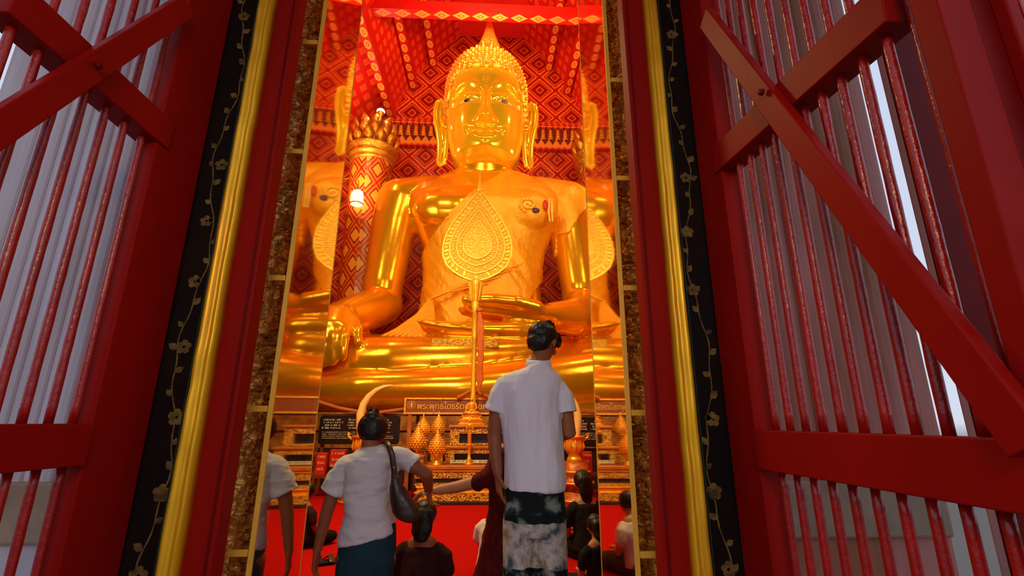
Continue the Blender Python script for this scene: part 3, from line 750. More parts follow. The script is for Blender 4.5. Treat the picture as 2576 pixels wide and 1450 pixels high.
# stepped pedestal below
M_ped = mat('dark_red_gilt_pedestal', (.25, .05, .01), .2, .5, (.5, .2, .02), 6)
o = obj('pedestal', MB().box(-7.9, 7.4, 12.6, 17.9, 0, .5).box(-3.9, 3.4, 17.9, 19, 0, 1.45).box(-7.7, 7.2, 12.8, 17.8, .5, 1.0).box(-7.8, 7.3, 12.7, 17.9, 1.0, 1.45), M_ped, bevel=.03)
tag(o, 'broad dark red and gold pedestal under the great statue', 'pedestal')
# ================================================================== altar and things on it
M_ag = mat('altar_gilt', (1., .52, .05), .6, .32, (.9, .32, .02), 8, bmp=.35, bd=.01, bs=40)
M_afr = mat('carved_gilt_frieze', (1., .58, .08), .55, .35, (.22, .05, .01), 55, lo=.42, hi=.56, bmp=1., bd=.02, bs=55)
M_top = mat('altar_top_wood', (.55, .16, .02), .2, .4, (.42, .10, .01), 6)
M_dark = mat('dark_lacquer_base', (.03, .008, .004), 0, .4)
M_bud = mat('gilt_scales', (1., .50, .06), .65, .3, (.6, .22, .02), 60, lo=.45, hi=.55, bmp=.9, bd=.01, bs=70)
M_ivory = mat('ivory', (.80, .45, .13), 0, .3, (.85, .55, .2), 3)
t = thing('altar_table', (-.1, 8.6, 0), 'stepped gilded altar table with carved friezes before the statue', 'altar')
AX0, AX1 = -1.42, 1.02
obj('plinth', MB().box(AX0+.30, AX1-.2, 8.0, 9.1, 0, .045), M_dark, t, bevel=.005)
obj('lower_frieze', MB().box(AX0+.32, AX1-.22, 8.03, 9.1, .045, .155), M_afr, t, bevel=.008)
obj('lower_step', MB().box(AX0+.30, AX1-.2, 8.04, 9.1, .157, .18).box(AX0+.34, AX1-.24, 8.08, 9.1, .18, .235).box(AX0+.32, AX1-.22, 8.06, 9.1, .235, .26), M_ag, t, bevel=.006)
obj('lower_step', MB().box(AX0+.30, AX1-.2, 8.09, 9.1, .262, .298), M_afr, t, bevel=.006)
obj('recess', MB().box(AX0+.42, AX1-.32, 8.2, 9.1, .30, .36), M_dark, t)
obj('upper_frieze', MB().box(AX0+.28, AX1-.18, 8.17, 9.12, .362, .462), M_afr, t, bevel=.008)
obj('table_top', MB().box(AX0+.02, AX1, 8.14, 9.14, .50, .556), M_top, t, bevel=.008)
obj('top_moulding', MB().box(AX0+.2, AX1-.1, 8.155, 9.13, .464, .498), M_ag, t, bevel=.01)
def shrine(x0, x1, y0, y1, z0, z1, label, inner=True):
    t = thing('offering_tier', ((x0+x1)/2, (y0+y1)/2, z0), label, 'altar tier', 'gilded tiers on the altar')
    h = z1-z0
    mb = MB().box(x0, x1, y0+.05, y1, z0, z1-.04)
    obj('core', MB().box(x0+.03, x1-.03, y0+.12, y1, z0, z1-.04), M_dark, t)
    obj('carved_front', MB().box(x0, x1, y0, y0+.1, z1-h*.42, z1-.04).box(x0, x0+.16, y0, y0+.1, z0, z1-h*.42).box(x1-.16, x1, y0, y0+.1, z0, z1-h*.42).box(x0+.16, x1-.16, y0, y0+.1, z0, z0+.035), M_afr, t, bevel=.006)
    obj('top_board', MB().box(x0-.025, x1+.025, y0-.025, y1, z1-.038, z1), M_top, t, bevel=.006)
    return t
shrine(-.70, .50, 8.45, 9.1, .558, .84, 'lower gilded altar tier with a dark niche and a lettered white strip')
shrine(-.64, .44, 8.72, 9.1, .842, 1.175, 'upper gilded altar tier carrying the small golden Buddha')
M_wht = mat('white_label', (.8, .72, .55), 0, .5); M_blk = mat('black_ink', (.02, .01, .01), 0, .6)
o = obj('label_strip', MB().box(-.60, .35, 8.425, 8.435, .575, .625), M_wht); tag(o, 'white lettered strip leaning on the lower altar tier', 'label')
def marks(mb, x0, x1, z, y, h, rnd, dens=1.):
    """one line of lettering too small to read"""
    x = x0
    while x < x1:
        w_ = h*rnd.uniform(.35, .6)
        if rnd.random() < .16: x += w_*1.2; continue
        th = h*.16
        k = rnd.randrange(4)
        mb.box(x, x+th, y-.0015, y, z, z+h)
        if k != 1: mb.box(x+w_-th, x+w_, y-.0015, y, z, z+h)
        if k != 2: mb.box(x+th, x+w_-th, y-.0015, y, z+h-th, z+h)
        if k == 2: mb.box(x+th, x+w_, y-.0015, y, z, z+th)
        if k == 3: mb.box(x, x+w_, y-.0015, y, z+h*1.2, z+h*1.2+th)
        x += w_+h*.18
rnd = random.Random(3); mb = MB(); marks(mb, -.58, .33, .588, 8.4249, .026, rnd)
obj('lettering', mb, M_blk, o)
# lotus-bud offerings
def phum(x, y, z, H, r, foot, label):
    t = thing('lotus_bud_offering', (x, y, z), label, 'offering', 'golden lotus-bud offerings on the altar')
    b = foot
    obj('foot', MB().lathe([(r*.62, 0), (r*.62, .012), (r*.40, b*.22), (r*.22, b*.5), (r*.30, b*.72), (r*.78, b*.92), (r*.9, b)], (x, y, z), 24), M_ag, t, smooth=True)
    bh = H-b
    obj('bud', MB().lathe([(r*.80, 0), (r*.97, bh*.10), (r, bh*.22), (r*.93, bh*.36), (r*.72, bh*.52), (r*.45, bh*.67), (r*.22, bh*.80), (r*.08, bh*.9)], (x, y, z+b), 26), M_bud, t, smooth=True)
    # scales in relief
    mb = MB()
    for i in range(9):
        f = .06+i*.085; rr = float(np.interp(f, [0, .1, .22, .36, .52, .67, .80], [.80, .97, 1., .93, .72, .45, .22]))*r
        for j in range(14):
            a = 2*PI*(j+.5*(i % 2))/14; mb.ball((x+rr*math.cos(a), y+rr*math.sin(a), z+b+bh*f), (rr*.16, rr*.16, bh*.035), 6, 5)
    obj('scales', mb, M_ag, t, smooth=True)
    obj('finial', MB().lathe([(r*.09, 0), (r*.12, bh*.03), (r*.05, bh*.06), (.003, bh*.14)], (x, y, z+b+bh*.89), 10), M_wht, t, smooth=True)
def stand(x, y, z0, z1, w_, label):
    t = thing('offering_stand', (x, y, z0), label, 'stand')
    obj('block', MB().box(x-w_/2, x+w_/2, y-w_/2, y+w_/2, z0, z1-.03), M_afr, t, bevel=.005)
    obj('top_board', MB().box(x-w_/2-.015, x+w_/2+.015, y-w_/2-.015, y+w_/2+.015, z1-.03, z1), M_top, t, bevel=.004)
phum(-.815, 8.3, .556, .56, .135, .17, 'large golden lotus-bud offering in front at the right of the group of four')
stand(-1.17, 8.52, .556, .70, .26, 'low gilded stand under the leftmost lotus-bud offering')
phum(-1.165, 8.52, .70, .52, .135, .10, 'golden lotus-bud offering at the far left of the group on a low stand')
stand(-1.135, 8.88, .556, .93, .21, 'tall gilded stand behind the leftmost lotus-bud offering')
phum(-1.135, 8.88, .93, .44, .125, .07, 'golden lotus-bud offering raised behind the leftmost one')
stand(-.872, 8.95, .556, .86, .22, 'gilded block stand carrying the back lotus-bud offering beside the tiers')
phum(-.872, 8.95, .86, .55, .12, .17, 'pale gold lotus-bud offering highest at the back beside the tiers')
# small golden Buddha on its lotus base
x, y, z = -.285, 8.88, 1.175
t = thing('small_buddha', (x, y, z), 'small golden seated Buddha figure on a stepped base above the altar tiers', 'figurine')
obj('base', MB().rings([[(x+a*math.cos(q*PI/3+PI/6)*1., y+b*math.sin(q*PI/3+PI/6), z+h) for q in range(6)] for a, b, h in ((.27, .14, 0), (.27, .14, .03), (.23, .12, .04), (.23, .12, .07), (.25, .13, .08), (.25, .13, .10), (.19, .10, .115), (.18, .09, .14), (.21, .11, .15), (.21, .11, .17))]), M_ag, t, bevel=.004)
mb = MB(); q = z+.17
mb.ball((x, y, q+.045), (.155, .085, .045), 18, 9); mb.tube([(x, y+.01, q+.05), (x, y+.01, q+.13), (x, y+.01, q+.20)], [(.055, .04), (.06, .042), (.075, .04)], 14)
mb.ball((x, y+.01, q+.275), (.033, .035, .042), 12, 9); mb.tube([(x, y+.01, q+.2), (x, y+.01, q+.25)], [.02, .018], 10)
mb.tube([(x, y+.01, q+.31), (x, y+.01, q+.37)], [.018, .004], 8)
for s_ in (-1, 1): mb.tube([(x+s_*.072, y+.01, q+.195), (x+s_*.092, y, q+.13), (x+s_*(.10 if s_ < 0 else .06), y-.06, q+.085), (x+s_*(.10 if s_ < 0 else -.02), y-.085, q+(.04 if s_ < 0 else .08))], [.022, .019, .015, .012], 8)
V, F, _n = fuse(mb, .006, 3); obj('figure', (V, F), M_ag, t, smooth=True)
# standing figurine in front
x, y, z = -.29, 8.33, .556
t = thing('standing_figurine', (x, y, z), 'slender golden standing figurine on a tall foot before the tiers', 'figurine')
obj('foot', MB().lathe([(.07, 0), (.07, .02), (.04, .05), (.05, .08), (.028, .11), (.02, .2), (.035, .30), (.045, .32)], (x, y, z), 16), M_ag, t, smooth=True)
mb = MB().tube([(x, y, z+.32), (x, y, z+.45), (x, y, z+.55), (x, y, z+.63)], [(.03, .02), (.033, .024), (.028, .02), (.042, .022)], 12)
mb.ball((x, y, z+.69), (.022, .024, .03), 10, 7).tube([(x, y, z+.71), (x, y, z+.79)], [.014, .002], 8).tube([(x, y, z+.63), (x, y, z+.68)], [.014, .013], 8)
for s_ in (-1, 1): mb.tube([(x+s_*.04, y, z+.625), (x+s_*.06, y-.01, z+.56), (x+s_*.01, y-.04, z+.60)], [.012, .011, .009], 8)
V, F, _n = fuse(mb, .005, 2); obj('figure', (V, F), M_ag, t, smooth=True)

# ceremonial fan on its pole -------------------------------------------------
M_fan = mat('gilt_filigree', (.90, .52, .03), .35, .36, (.80, .38, .02), 26, bmp=.5, bd=.01, bs=60)
FY = 9.25
pt, pb = at(1208, 432, FY), at(1190, 712, FY)
cL, cR = at(1112, 610, FY), at(1287, 612, FY)
fx, fz0, fz1 = (pb.x+.03), pb.z, at(1204, 478, FY).z; fw = (cR.x-cL.x)/2; fx = (cL.x+cR.x)/2
t = thing('ceremonial_fan', (fx, FY, 0), 'golden leaf-shaped ceremonial fan on a tall ornate pole standing before the statue', 'ceremonial fan')
def leafo(k, n=48):
    """outline of the leaf, k shrinks it about its middle"""
    o_ = []; H = fz1-fz0; zc = fz0+.40*H
    for i in range(n):
        a = i/n*2; s_ = 1 if a < 1 else -1; f = a if a < 1 else 2-a
        wv = float(np.interp(f, [0, .03, .08, .16, .26, .36, .46, .56, .66, .76, .86, .94, 1.], [0, .30, .60, .86, .98, 1.0, .95, .84, .68, .48, .29, .12, .0]))
        o_.append((s_*wv*fw*k, zc+(fz0+f*H-zc)*k))
    return o_
def FP(u, v, w): return (fx+u+.02*(v-fz0), FY-w, v)
M_fang = mat('darker_gilt_ground', (.55, .22, .012), .3, .5, (.80, .40, .02), 34, bmp=.8, bd=.01, bs=50)  # ground darker than the scrolls standing on it
obj('fan_plate', MB().plate(leafo(1.), FP, .05), M_fang, t, bevel=.008)
def fband(name, k0, k1, w0, w1, m=M_fan):
    mb = MB(); a, b = leafo(k0, 64), leafo(k1, 64); n = 64
    for i in range(n):
        j = (i+1) % n
        mb.add([FP(*a[i], w0), FP(*a[j], w0), FP(*b[j], w0), FP(*b[i], w0), FP(*a[i], w1), FP(*a[j], w1), FP(*b[j], w1), FP(*b[i], w1)], [(4, 5, 6, 7), (0, 3, 2, 1), (0, 1, 5, 4), (2, 3, 7, 6)])
    return obj(name, mb, m, t)
fband('rim', 1.0, .96, .05, .075); fband('ridge', .80, .77, .05, .07); fband('ridge', .60, .575, .05, .07); fband('ridge', .42, .395, .05, .075)
M_fan2 = mat('reddish_gilt', (.98, .45, .03), .35, .4, (.7, .2, .01), 40, bmp=.6, bd=.01, bs=70)
fband('heart_field', .395, .02, .045, .056, M_fan2)
mb = MB()
for k_, n_, r_, ph in ((.88, 46, .052, .7), (.69, 60, .026, 0), (.50, 44, .026, 0), (.30, 22, .030, 0), (.18, 12, .028, 0)):
    ol = leafo(k_, n_)
    for i, (u, v) in enumerate(ol):
        L = r_*(1 if i % 2 else .7); j = (i+1) % n_; d = Vector((ol[j][0]-u, ol[j][1]-v, 0)); d.normalize() if d.length > 0 else None
        d2 = Vector((-d.y, d.x, 0))
        p = [Vector((u, v, 0))+d2*(c_*L*1.3)+d*(e*L*.7) for c_, e in ((-1, .2), (-.4, .9), (.3, .5), (1, -.3), (.4, -.8), (-.3, -.5))]
        mb.plate([(q.x, q.y) for q in p], lambda a, b, w: FP(a, b, .05+w), .018)
obj('flame_scrolls', mb, M_fan, t)
obj('spire', MB().lathe([(.07, 0), (.075, .04), (.05, .07), (.06, .12), (.035, .16), (.042, .2), (.022, .25), (.012, .38), (.003, .50)], (fx+.03, FY-.02, fz1-.06), 14), M_fan, t, smooth=True)
zt = fz0; prof = [(.05, 0), (.045, zt-1.6), (.045, zt-1.15), (.060, zt-1.12), (.055, zt-1.08), (.062, zt-1.0), (.058, zt-.62), (.075, zt-.60), (.06, zt-.55), (.085, zt-.50), (.07, zt-.46), (.08, zt-.42), (.07, zt-.36), (.10, zt-.25), (.12, zt-.05), (.14, zt+.03), (.10, zt+.06)]
obj('pole', MB().lathe([(.10, 0), (.10, .04), (.07, .1)]+prof[1:], (fx, FY, 0), 20), M_fan, t, smooth=True)
mb = MB()
for k in range(10): a = 2*PI*k/10; mb.tube([(fx+.085*math.cos(a), FY+.085*math.sin(a), zt-.38), (fx+.125*math.cos(a), FY+.125*math.sin(a), zt-.1), (fx+.15*math.cos(a), FY+.15*math.sin(a), zt+.0)], [.014, .017, .010], 6)
obj('petals', mb, M_fan, t, smooth=True)
M_rib = mat('orange_ribbon', (.62, .12, .006), 0, .7, (.50, .08, .004), 5, bmp=.3, bd=.01)
t = thing('ribbon', at(1205, 990, 9.15), 'orange cloth ribbon tied to the fan pole and hanging down', 'ribbon')
mb = MB()
for k, (a, b, c_) in enumerate(((1200, 1208, 1212), (1206, 1212, 1206), (1210, 1206, 1203))):
    mb.tube([at(1206, 782, 9.17), at(a+4, 830, 9.15), at(b, 900, 9.14), at(c_, 960, 9.14), at(1200+k*3, 985, 9.14)], [(.03, .012), (.035, .015), (.04, .015), (.03, .012), (.015, .01)], 8, up=(0, 1, 0))
obj('tail', mb, M_rib, t, smooth=True)
obj('knot', MB().ball(at(1206, 780, 9.17), (.07, .04, .05), 10, 7), M_rib, t, smooth=True)

# name board ------------------------------------------------------------------
BY = 9.42; p0, p1 = at(1018, 1001, BY), at(1018, 1043, BY)
bx0, bx1, bz1, bz0 = p0.x, -.31-p0.x+.25, p0.z, p1.z
M_bfr = mat('board_frame_gilt', (1., .50, .05), .4, .4, (.7, .25, .02), 30, bmp=.9, bd=.01, bs=45)
M_bfield = mat('board_field', (.30, .07, .015), .0, .45, (.24, .05, .01), 4)
t = thing('name_board', ((bx0+bx1)/2, BY, 0), 'long carved name board with gold Thai lettering below the lap of the statue', 'sign')
obj('field', MB().box(bx0+.03, bx1-.03, BY, BY+.03, bz0+.02, bz1-.02), M_bfield, t)
fr = .035; obj('frame', MB().box(bx0, bx1, BY-.02, BY+.04, bz1-fr, bz1).box(bx0, bx1, BY-.02, BY+.04, bz0, bz0+fr).box(bx0, bx0+fr, BY-.02, BY+.04, bz0+fr, bz1-fr).box(bx1-fr, bx1, BY-.02, BY+.04, bz0+fr, bz1-fr), M_bfr, t, bevel=.006)
for x in (bx0+.12, bx1-.12): obj('post', MB().box(x-.035, x+.035, BY+.0, BY+.05, 0, bz0), M_top, t)
M_let = mat('raised_gold_letters', (1., .55, .12), .2, .35)
cu = bpy.data.curves.new('text', 'FONT'); cu.body = 'พระพุทธไตรรัตนนายก'; cu.size = .2; cu.extrude = .008; cu.resolution_u = 3
to = bpy.data.objects.new('text', cu); COL.objects.link(to); dg = bpy.context.evaluated_depsgraph_get(); dg.update()
me = bpy.data.meshes.new_from_object(to.evaluated_get(dg)); bpy.data.objects.remove(to)
V = np.array([v.co[:] for v in me.vertices]); F = [tuple(p.vertices) for p in me.polygons]
tx0, tx1 = at(1050, 1020, BY).x, at(1224, 1020, BY).x; k = (tx1-tx0)/(V[:, 0].max()-V[:, 0].min())
H_ = (bz1-bz0-2*fr)*.74/(V[:, 1].max()-V[:, 1].min())
VV = np.stack([tx0+(V[:, 0]-V[:, 0].min())*k, BY-.008-V[:, 2]*.8, bz0+fr+.02+(V[:, 1]-V[:, 1].min())*H_], 1)
obj('lettering', (VV, F), M_let, t)
mb = MB(); c0 = at(1035, 1020, BY-.01)
for r, n in ((.075, 12), (.045, 8)):
    for i in range(n): a = 2*PI*i/n; mb.ball((c0.x+r*math.cos(a), BY-.006, c0.z+r*math.sin(a)), (.012, .01, .012), 6, 5)
mb.lathe([(.03, -.055), (.012, -.03), (.03, -.01), (.014, .02), (.004, .07)], (c0.x, BY-.008, c0.z), 8, sy=.4)
obj('emblem', mb, M_let, t, smooth=True)
# swagged cloth along the lap
M_swag = mat('dark_orange_swag', (.40, .07, .005), 0, .7, (.5, .12, .01), 6, (1, 4, 6), bmp=.4)
for pts, lab in (([(790, 1008), (850, 1027), (905, 1037), (960, 1038), (1016, 1030)], 'dark orange cloth swag stretched left of the name board'),
                 ([(1152, 1001), (1170, 992), (1183, 984), (1188, 984), (1205, 990), (1232, 1000)], 'orange cloth tied over the top of the name board')):
    o = obj('cloth_swag', MB().tube([at(x, y, 9.55 if pts[0][0] < 1000 else 9.36) for x, y in pts], [(.035, .03)]*len(pts), 10, up=(0, 1, 0)), M_swag, smooth=True); tag(o, lab, 'cloth swag')
# railing and information boards
M_rail = mat('rail_wood', (.16, .03, .008), 0, .4, (.10, .02, .006), 5)
rz = at(1150, 1042, 9.6).z
t = thing('altar_railing', (0, 9.66, 0), 'dark red wooden railing behind the altar under the lap', 'railing')
obj('top_rail', MB().box(-3.18, 2.6, 9.60, 9.68, rz-.04, rz), M_rail, t, bevel=.006)
for x in (-3.1, -1.50, -1.34, -.2, 1.1, 1.36, 2.5): obj('rail_post', MB().box(x-.03, x+.03, 9.61, 9.67, 0, rz-.04), M_rail, t, bevel=.004)
obj('kick_board', MB().box(-3.18, 2.6, 9.64, 9.66, 0, .75), M_dark, t)
M_bs = mat('black_notice', (.012, .006, .005), 0, .35); M_lt = mat('pale_lettering', (.75, .6, .5), 0, .5)
def notice(x0, x1, z0, z1, lab, seed, cols):
    t = thing('notice_board', ((x0+x1)/2, 9.55, z0), lab, 'notice board')
    mb = MB(); r = .06; ol = []
    for cx, cz, a0 in ((x1-r, z1-r, 0), (x0+r, z1-r, 90), (x0+r, z0+r, 180), (x1-r, z0+r, 270)):
        for q in range(5): a = R_(a0+q*22.5); ol.append((cx+r*math.cos(a), cz+r*math.sin(a)))
    obj('panel', mb.plate(ol, lambda u, v, w: (u, 9.575-w, v), .025), M_bs, t)
    rnd = random.Random(seed); mb = MB(); w_ = (x1-x0)
    for c in range(cols):
        a, b = x0+.05+c*(w_-.1)/cols, x0+.05+(c+.86)*(w_-.1)/cols
        for i in range(4): marks(mb, a+rnd.uniform(0, .04), b-rnd.uniform(0, .1), z1-.09-i*.05, 9.5495, .026, rnd)
    for i in range(4): marks(mb, x0+.07, x1-.07-rnd.uniform(0, .2), z1-.31-i*.036, 9.5495, .014, rnd)
    obj('lettering', mb, M_lt, t)
notice(-3.17, -1.66, rz-.56, rz-.04, 'black notice board of small white text left of the altar behind the woman', 11, 3)
notice(1.42, 2.58, rz-.60, rz-.05, 'black notice board of small white text right of the altar behind the man', 12, 2)
# tusks in ornate vases
M_vred = mat('red_gilt_vase_base', (.35, .03, .01), .3, .4, (.6, .2, .02), 12, bmp=.5, bd=.01)
def tuskset(sx, cx, wh):
    y = 8.4; side = 'left' if sx < 0 else 'right'
    t = thing('tusk_vase', (cx, y, 0), 'tall gilded vase on a stepped red and gold foot holding the %s tusk' % side, 'vase')
    obj('stepped_foot', MB().lathe([(.30, 0), (.31, .04), (.27, .07), (.25, .12), (.18, .15), (.18, .19), (.27, .24), (.30, .28), (.26, .33), (.24, .42), (.26, .44), (.24, .47), (.24, .54), (.21, .57), (.20, .60)], (cx, y, 0), 30), M_vred, t, smooth=True)
    obj('gilt_rings', MB().lathe([(.315, .27), (.32, .285), (.315, .30)], (cx, y, 0), 30).lathe([(.262, .44), (.268, .455), (.262, .47)], (cx, y, 0), 30).lathe([(.31, .0), (.325, .02), (.31, .04)], (cx, y, 0), 30), M_ag, t, smooth=True)
    obj('vase_body', MB().lathe([(.15, .60), (.12, .66), (.10, .70), (.13, .74), (.16, .80), (.165, .86), (.14, .92), (.15, .97), (.19, 1.0), (.17, 1.01), (.10, .95)], (cx, y, 0), 26), M_ag, t, smooth=True)
    mb = MB()
    for k in range(12): a = 2*PI*k/12; mb.tube([(cx+.13*math.cos(a), y+.13*math.sin(a), .76), (cx+.175*math.cos(a), y+.175*math.sin(a), .84), (cx+.15*math.cos(a), y+.15*math.sin(a), .95)], [.012, .016, .006], 6)
    for s_ in (-1, 1): mb.tube([(cx+s_*.15, y, .93), (cx+s_*.24, y, .99), (cx+s_*.25, y, 1.06), (cx+s_*.20, y, 1.03)], [.02, .022, .016, .006], 8)
    obj('dragon_scrolls', mb, M_ag, t, smooth=True)
    o = obj('tusk', MB().tube([(cx+x, y+dy, z) for x, dy, z in wh], [.07, .072, .068, .062, .054, .043, .030, .016, .005], 16), M_ivory, smooth=True)
    tag(o, 'long curved ivory tusk rising on the %s of the altar' % side, 'tusk')
lt = [(.0, 0, .90), (-.06, 0, 1.15), (-.08, 0, 1.35), (-.04, 0, 1.52), (.04, 0, 1.65), (.15, 0, 1.75), (.28, 0, 1.81), (.38, 0, 1.83), (.46, 0, 1.82)]
tuskset(-1, -2.05, lt)
tuskset(1, 1.47, [(-x, y, z) for x, y, z in lt])
M_rbox = mat('red_box_card', (.55, .01, .01), 0, .5); M_ylw = mat('yellow_print', (.9, .5, .1), 0, .5)
def rbox(px0, px1, py0, py1, Y, lab, ink=True):
    a, b = at(px0, py0, Y), at(px1, py1, Y); 
    t = thing('donation_box', ((a.x+b.x)/2, Y, b.z), lab, 'donation box', 'red donation boxes')
    obj('box', MB().box(a.x, b.x, Y, Y+.14, b.z, a.z), M_rbox, t, bevel=.006)
    rnd = random.Random(int(px0)); mb = MB()
    for i in range(3): marks(mb, a.x+.03, b.x-.03, a.z-.08-i*.10, Y-.001, .035, rnd)
    obj('print', mb, M_ylw, t)
    return b.z
z1 = rbox(1463, 1491, 1137, 1192, 8.9, 'red donation box with yellow print right of the tusk vase')
z2 = rbox(831, 866, 1132, 1176, 8.9, 'red donation box left of the woman, the farther right of two')
z3 = rbox(797, 816, 1140, 1196, 8.8, 'red donation box at the far left next to the glass panel')
for x0, x1, z, lab in ((1.62, 2.3, z1, 'dark side table carrying the right donation box'), (-3.15, -2.35, z2, 'dark side table carrying the left donation boxes')):
    zz_ = z if x0 > 0 else min(z2, z3)
    t = thing('side_table', ((x0+x1)/2, 8.9, 0), lab, 'table')
    obj('table_top', MB().box(x0, x1, 8.75, 9.2, zz_-.05, zz_-.001), M_rail, t, bevel=.005)
    for x in (x0+.04, x1-.04):
        for y in (8.79, 9.16): obj('leg', MB().box(x-.025, x+.025, y-.025, y+.025, 0, zz_-.05), M_rail, t)
    if x0 < 0 and z2 > zz_+.005: 
        o = obj('book_stack', MB().box(-2.62, -2.36, 8.86, 9.08, zz_, z2), M_dark); tag(o, 'dark pad under the nearer red donation box on the left table', 'pad')
# ================================================================== people
M_skin = mat('brown_skin', (.30, .105, .045), 0, .5, (.25, .08, .035), 6, spec=.3)
M_skin2 = mat('light_brown_skin', (.46, .20, .09), 0, .5, (.40, .16, .07), 6, spec=.3)
M_hair = mat('black_hair', (.008, .006, .006), 0, .42, (.015, .010, .009), 60, (1, 1, .15), bmp=.6, bd=.002, bs=160, spec=.3)
def cloth(name, c1, c2, ns=3., fold=.5, stretch=(1, 1, .3), rough=.85, fs=9):
    return mat(name, c1, 0, rough, c2, ns, stretch, bmp=fold, bd=.02, bs=fs, spec=.15)
M_polo = cloth('white_polo_cotton', (.74, .74, .84), (.68, .68, .80), 2, .55)
M_tee = cloth('white_tee_cotton', (.64, .62, .66), (.56, .55, .60), 2, .6, (1, 1, 1.6))
M_denim = cloth('dark_teal_denim', (.012, .045, .065), (.008, .03, .045), 4, .5)
M_maroon = cloth('dark_maroon_top', (.035, .008, .006), (.022, .006, .005), 3, .4)
M_reddress = cloth('dark_red_print_dress', (.11, .006, .006), (.04, .004, .004), 30, .5, (1, 1, .5))
M_blackc = cloth('black_cotton', (.006, .005, .007), (.012, .008, .010), 3, .4)
M_olive = cloth('olive_cotton', (.06, .045, .012), (.045, .035, .01), 3, .4)
M_pink = cloth('pinkish_white_cotton', (.60, .50, .50), (.52, .42, .42), 3, .4)
M_leather = mat('dark_brown_leather', (.022, .009, .006), 0, .38, (.05, .022, .012), 9, bmp=.5, bd=.004, bs=30)
M_chrome = mat('steel_stud', (.8, .8, .8), 1., .25)
# printed trousers: dark green ground with bands of large pale animals
m, tt, b_ = nodes('elephant_print_cotton'); b_.inputs['Roughness'].default_value = .85; b_.inputs['Specular IOR Level'].default_value = .15
tc_ = tt.nodes.new('ShaderNodeTexCoord'); s_ = tt.nodes.new('ShaderNodeSeparateXYZ'); tt.links.new(tc_.outputs['Object'], s_.inputs[0])
wv = math_(tt, 'ADD', s_.outputs[2], math_(tt, 'MULTIPLY', noise_(tt, coords(tt, (1, 1, 1)), 5, 2), .10))
band = ramp(tt, wv, [(0, (1, 1, 1)), (.50, (0, 0, 0)), (.585, (1, 1, 1)), (.80, (0, 0, 0))], 'CONSTANT')
pale = ramp(tt, noise_(tt, coords(tt, (1, 1, 1)), 9, 4, .6), [(.40, (.06, .09, .10)), (.47, (.30, .29, .26)), (.55, (.50, .48, .45)), (.66, (.28, .20, .12))])
dark = ramp(tt, noise_(tt, coords(tt, (1, 1, 1)), 14, 3, .5), [(.50, (.008, .012, .012)), (.56, (.02, .05, .045)), (.66, (.22, .24, .22))])
mx = tt.nodes.new('ShaderNodeMix'); mx.data_type = 'RGBA'
tt.links.new(band, mx.inputs['Factor']); tt.links.new(dark, mx.inputs['A']); tt.links.new(pale, mx.inputs['B']); tt.links.new(mx.outputs['Result'], b_.inputs['Base Color'])
bump(tt, b_, noise_(tt, coords(tt, (1, 1, .3)), 9), .5, .02)
M_print = m

def hand(mb, w_, d, palm, side, L=.18, curl=.5, r=.0085, thumb=True):
    """palm and five fingers: w_ wrist, d towards the fingertips, palm the way the palm looks, side the thumb side"""
    w_, d, palm, side = Vector(w_), Vector(d).normalized(), Vector(palm).normalized(), Vector(side).normalized()
    pl = L*.52
    mb.tube([w_-d*.02, w_+d*pl*.5, w_+d*pl], [(.026, .019), (.036, .015), (.038, .013)], 12, up=palm)
    for k, (o, fl) in enumerate(((.030, .92), (.010, 1.0), (-.011, .94), (-.030, .76))):
        p = w_+d*pl*.92+side*o; fl *= L*.48; q = d.copy(); pts = [p]
        for sg in (.42, .32, .26):
            a = curl*(.45+.2*k/3); q = (q*math.cos(a)+palm*math.sin(a)).normalized(); pts.append(pts[-1]+q*fl*sg)
        mb.tube(pts, [r*1.05, r, r*.93, r*.78], 8)
    if thumb:
        p = w_+d*pl*.22+side*.022; q = (d*.72+side*.7+palm*.25).normalized()
        mb.tube([p, p+q*L*.20, p+q*L*.20+(d*.9+side*.15+palm*.4).normalized()*L*.17], [.0135, .0105, .0085], 8)
def headshape(mb, c, fwd, up, r=.1, nose=True):
    c, fwd = Vector(c), Vector(fwd).normalized(); up = Vector(up); up = (up-fwd*up.dot(fwd)).normalized(); sd = fwd.cross(up)
    def Q(f_, s_, u_): return c+fwd*f_*r+sd*s_*r+up*u_*r
    def blob(o, a, b, h, n=16, m=10):
        rr = []
        for i in range(m):
            ph = PI*(i+.15)/(m-.7); rr.append([o+fwd*a*r*math.sin(ph)*math.cos(2*PI*j/n)+sd*b*r*math.sin(ph)*math.sin(2*PI*j/n)-up*h*r*math.cos(ph) for j in range(n)])
        mb.rings(rr)
    blob(Q(-.05, 0, .22), .92, .76, .86); blob(Q(.28, 0, -.38), .58, .55, .66); blob(Q(.55, 0, -.82), .24, .26, .2)
    if nose:
        mb.tube([Q(.84, 0, .12), Q(.98, 0, -.1), Q(1.08, 0, -.28)], [.07*r, .10*r, .15*r], 8)
        blob(Q(.86, 0, -.55), .10, .26, .06, 10, 6); blob(Q(.84, 0, -.68), .10, .22, .06, 10, 6)
        for s_ in (-1, 1): blob(Q(.80, s_*.32, .18), .10, .20, .07, 10, 6); blob(Q(.72, s_*.42, -.22), .16, .2, .18, 10, 6)
    for s_ in (-1, 1): blob(Q(-.02, s_*.80, -.12), .16, .07, .30, 10, 8)
    return Q
def limb(mb, *pr): mb.tube([p for p, r in pr], [r for p, r in pr], 14)
def sleeve(mb, *pr): mb.tube([p for p, r in pr], [r for p, r in pr], 18, dome=False)
def wrinkle(V, N, amp, sc, seed): return V+N*(nz(V, sc, seed, 3)*amp)[:, None]
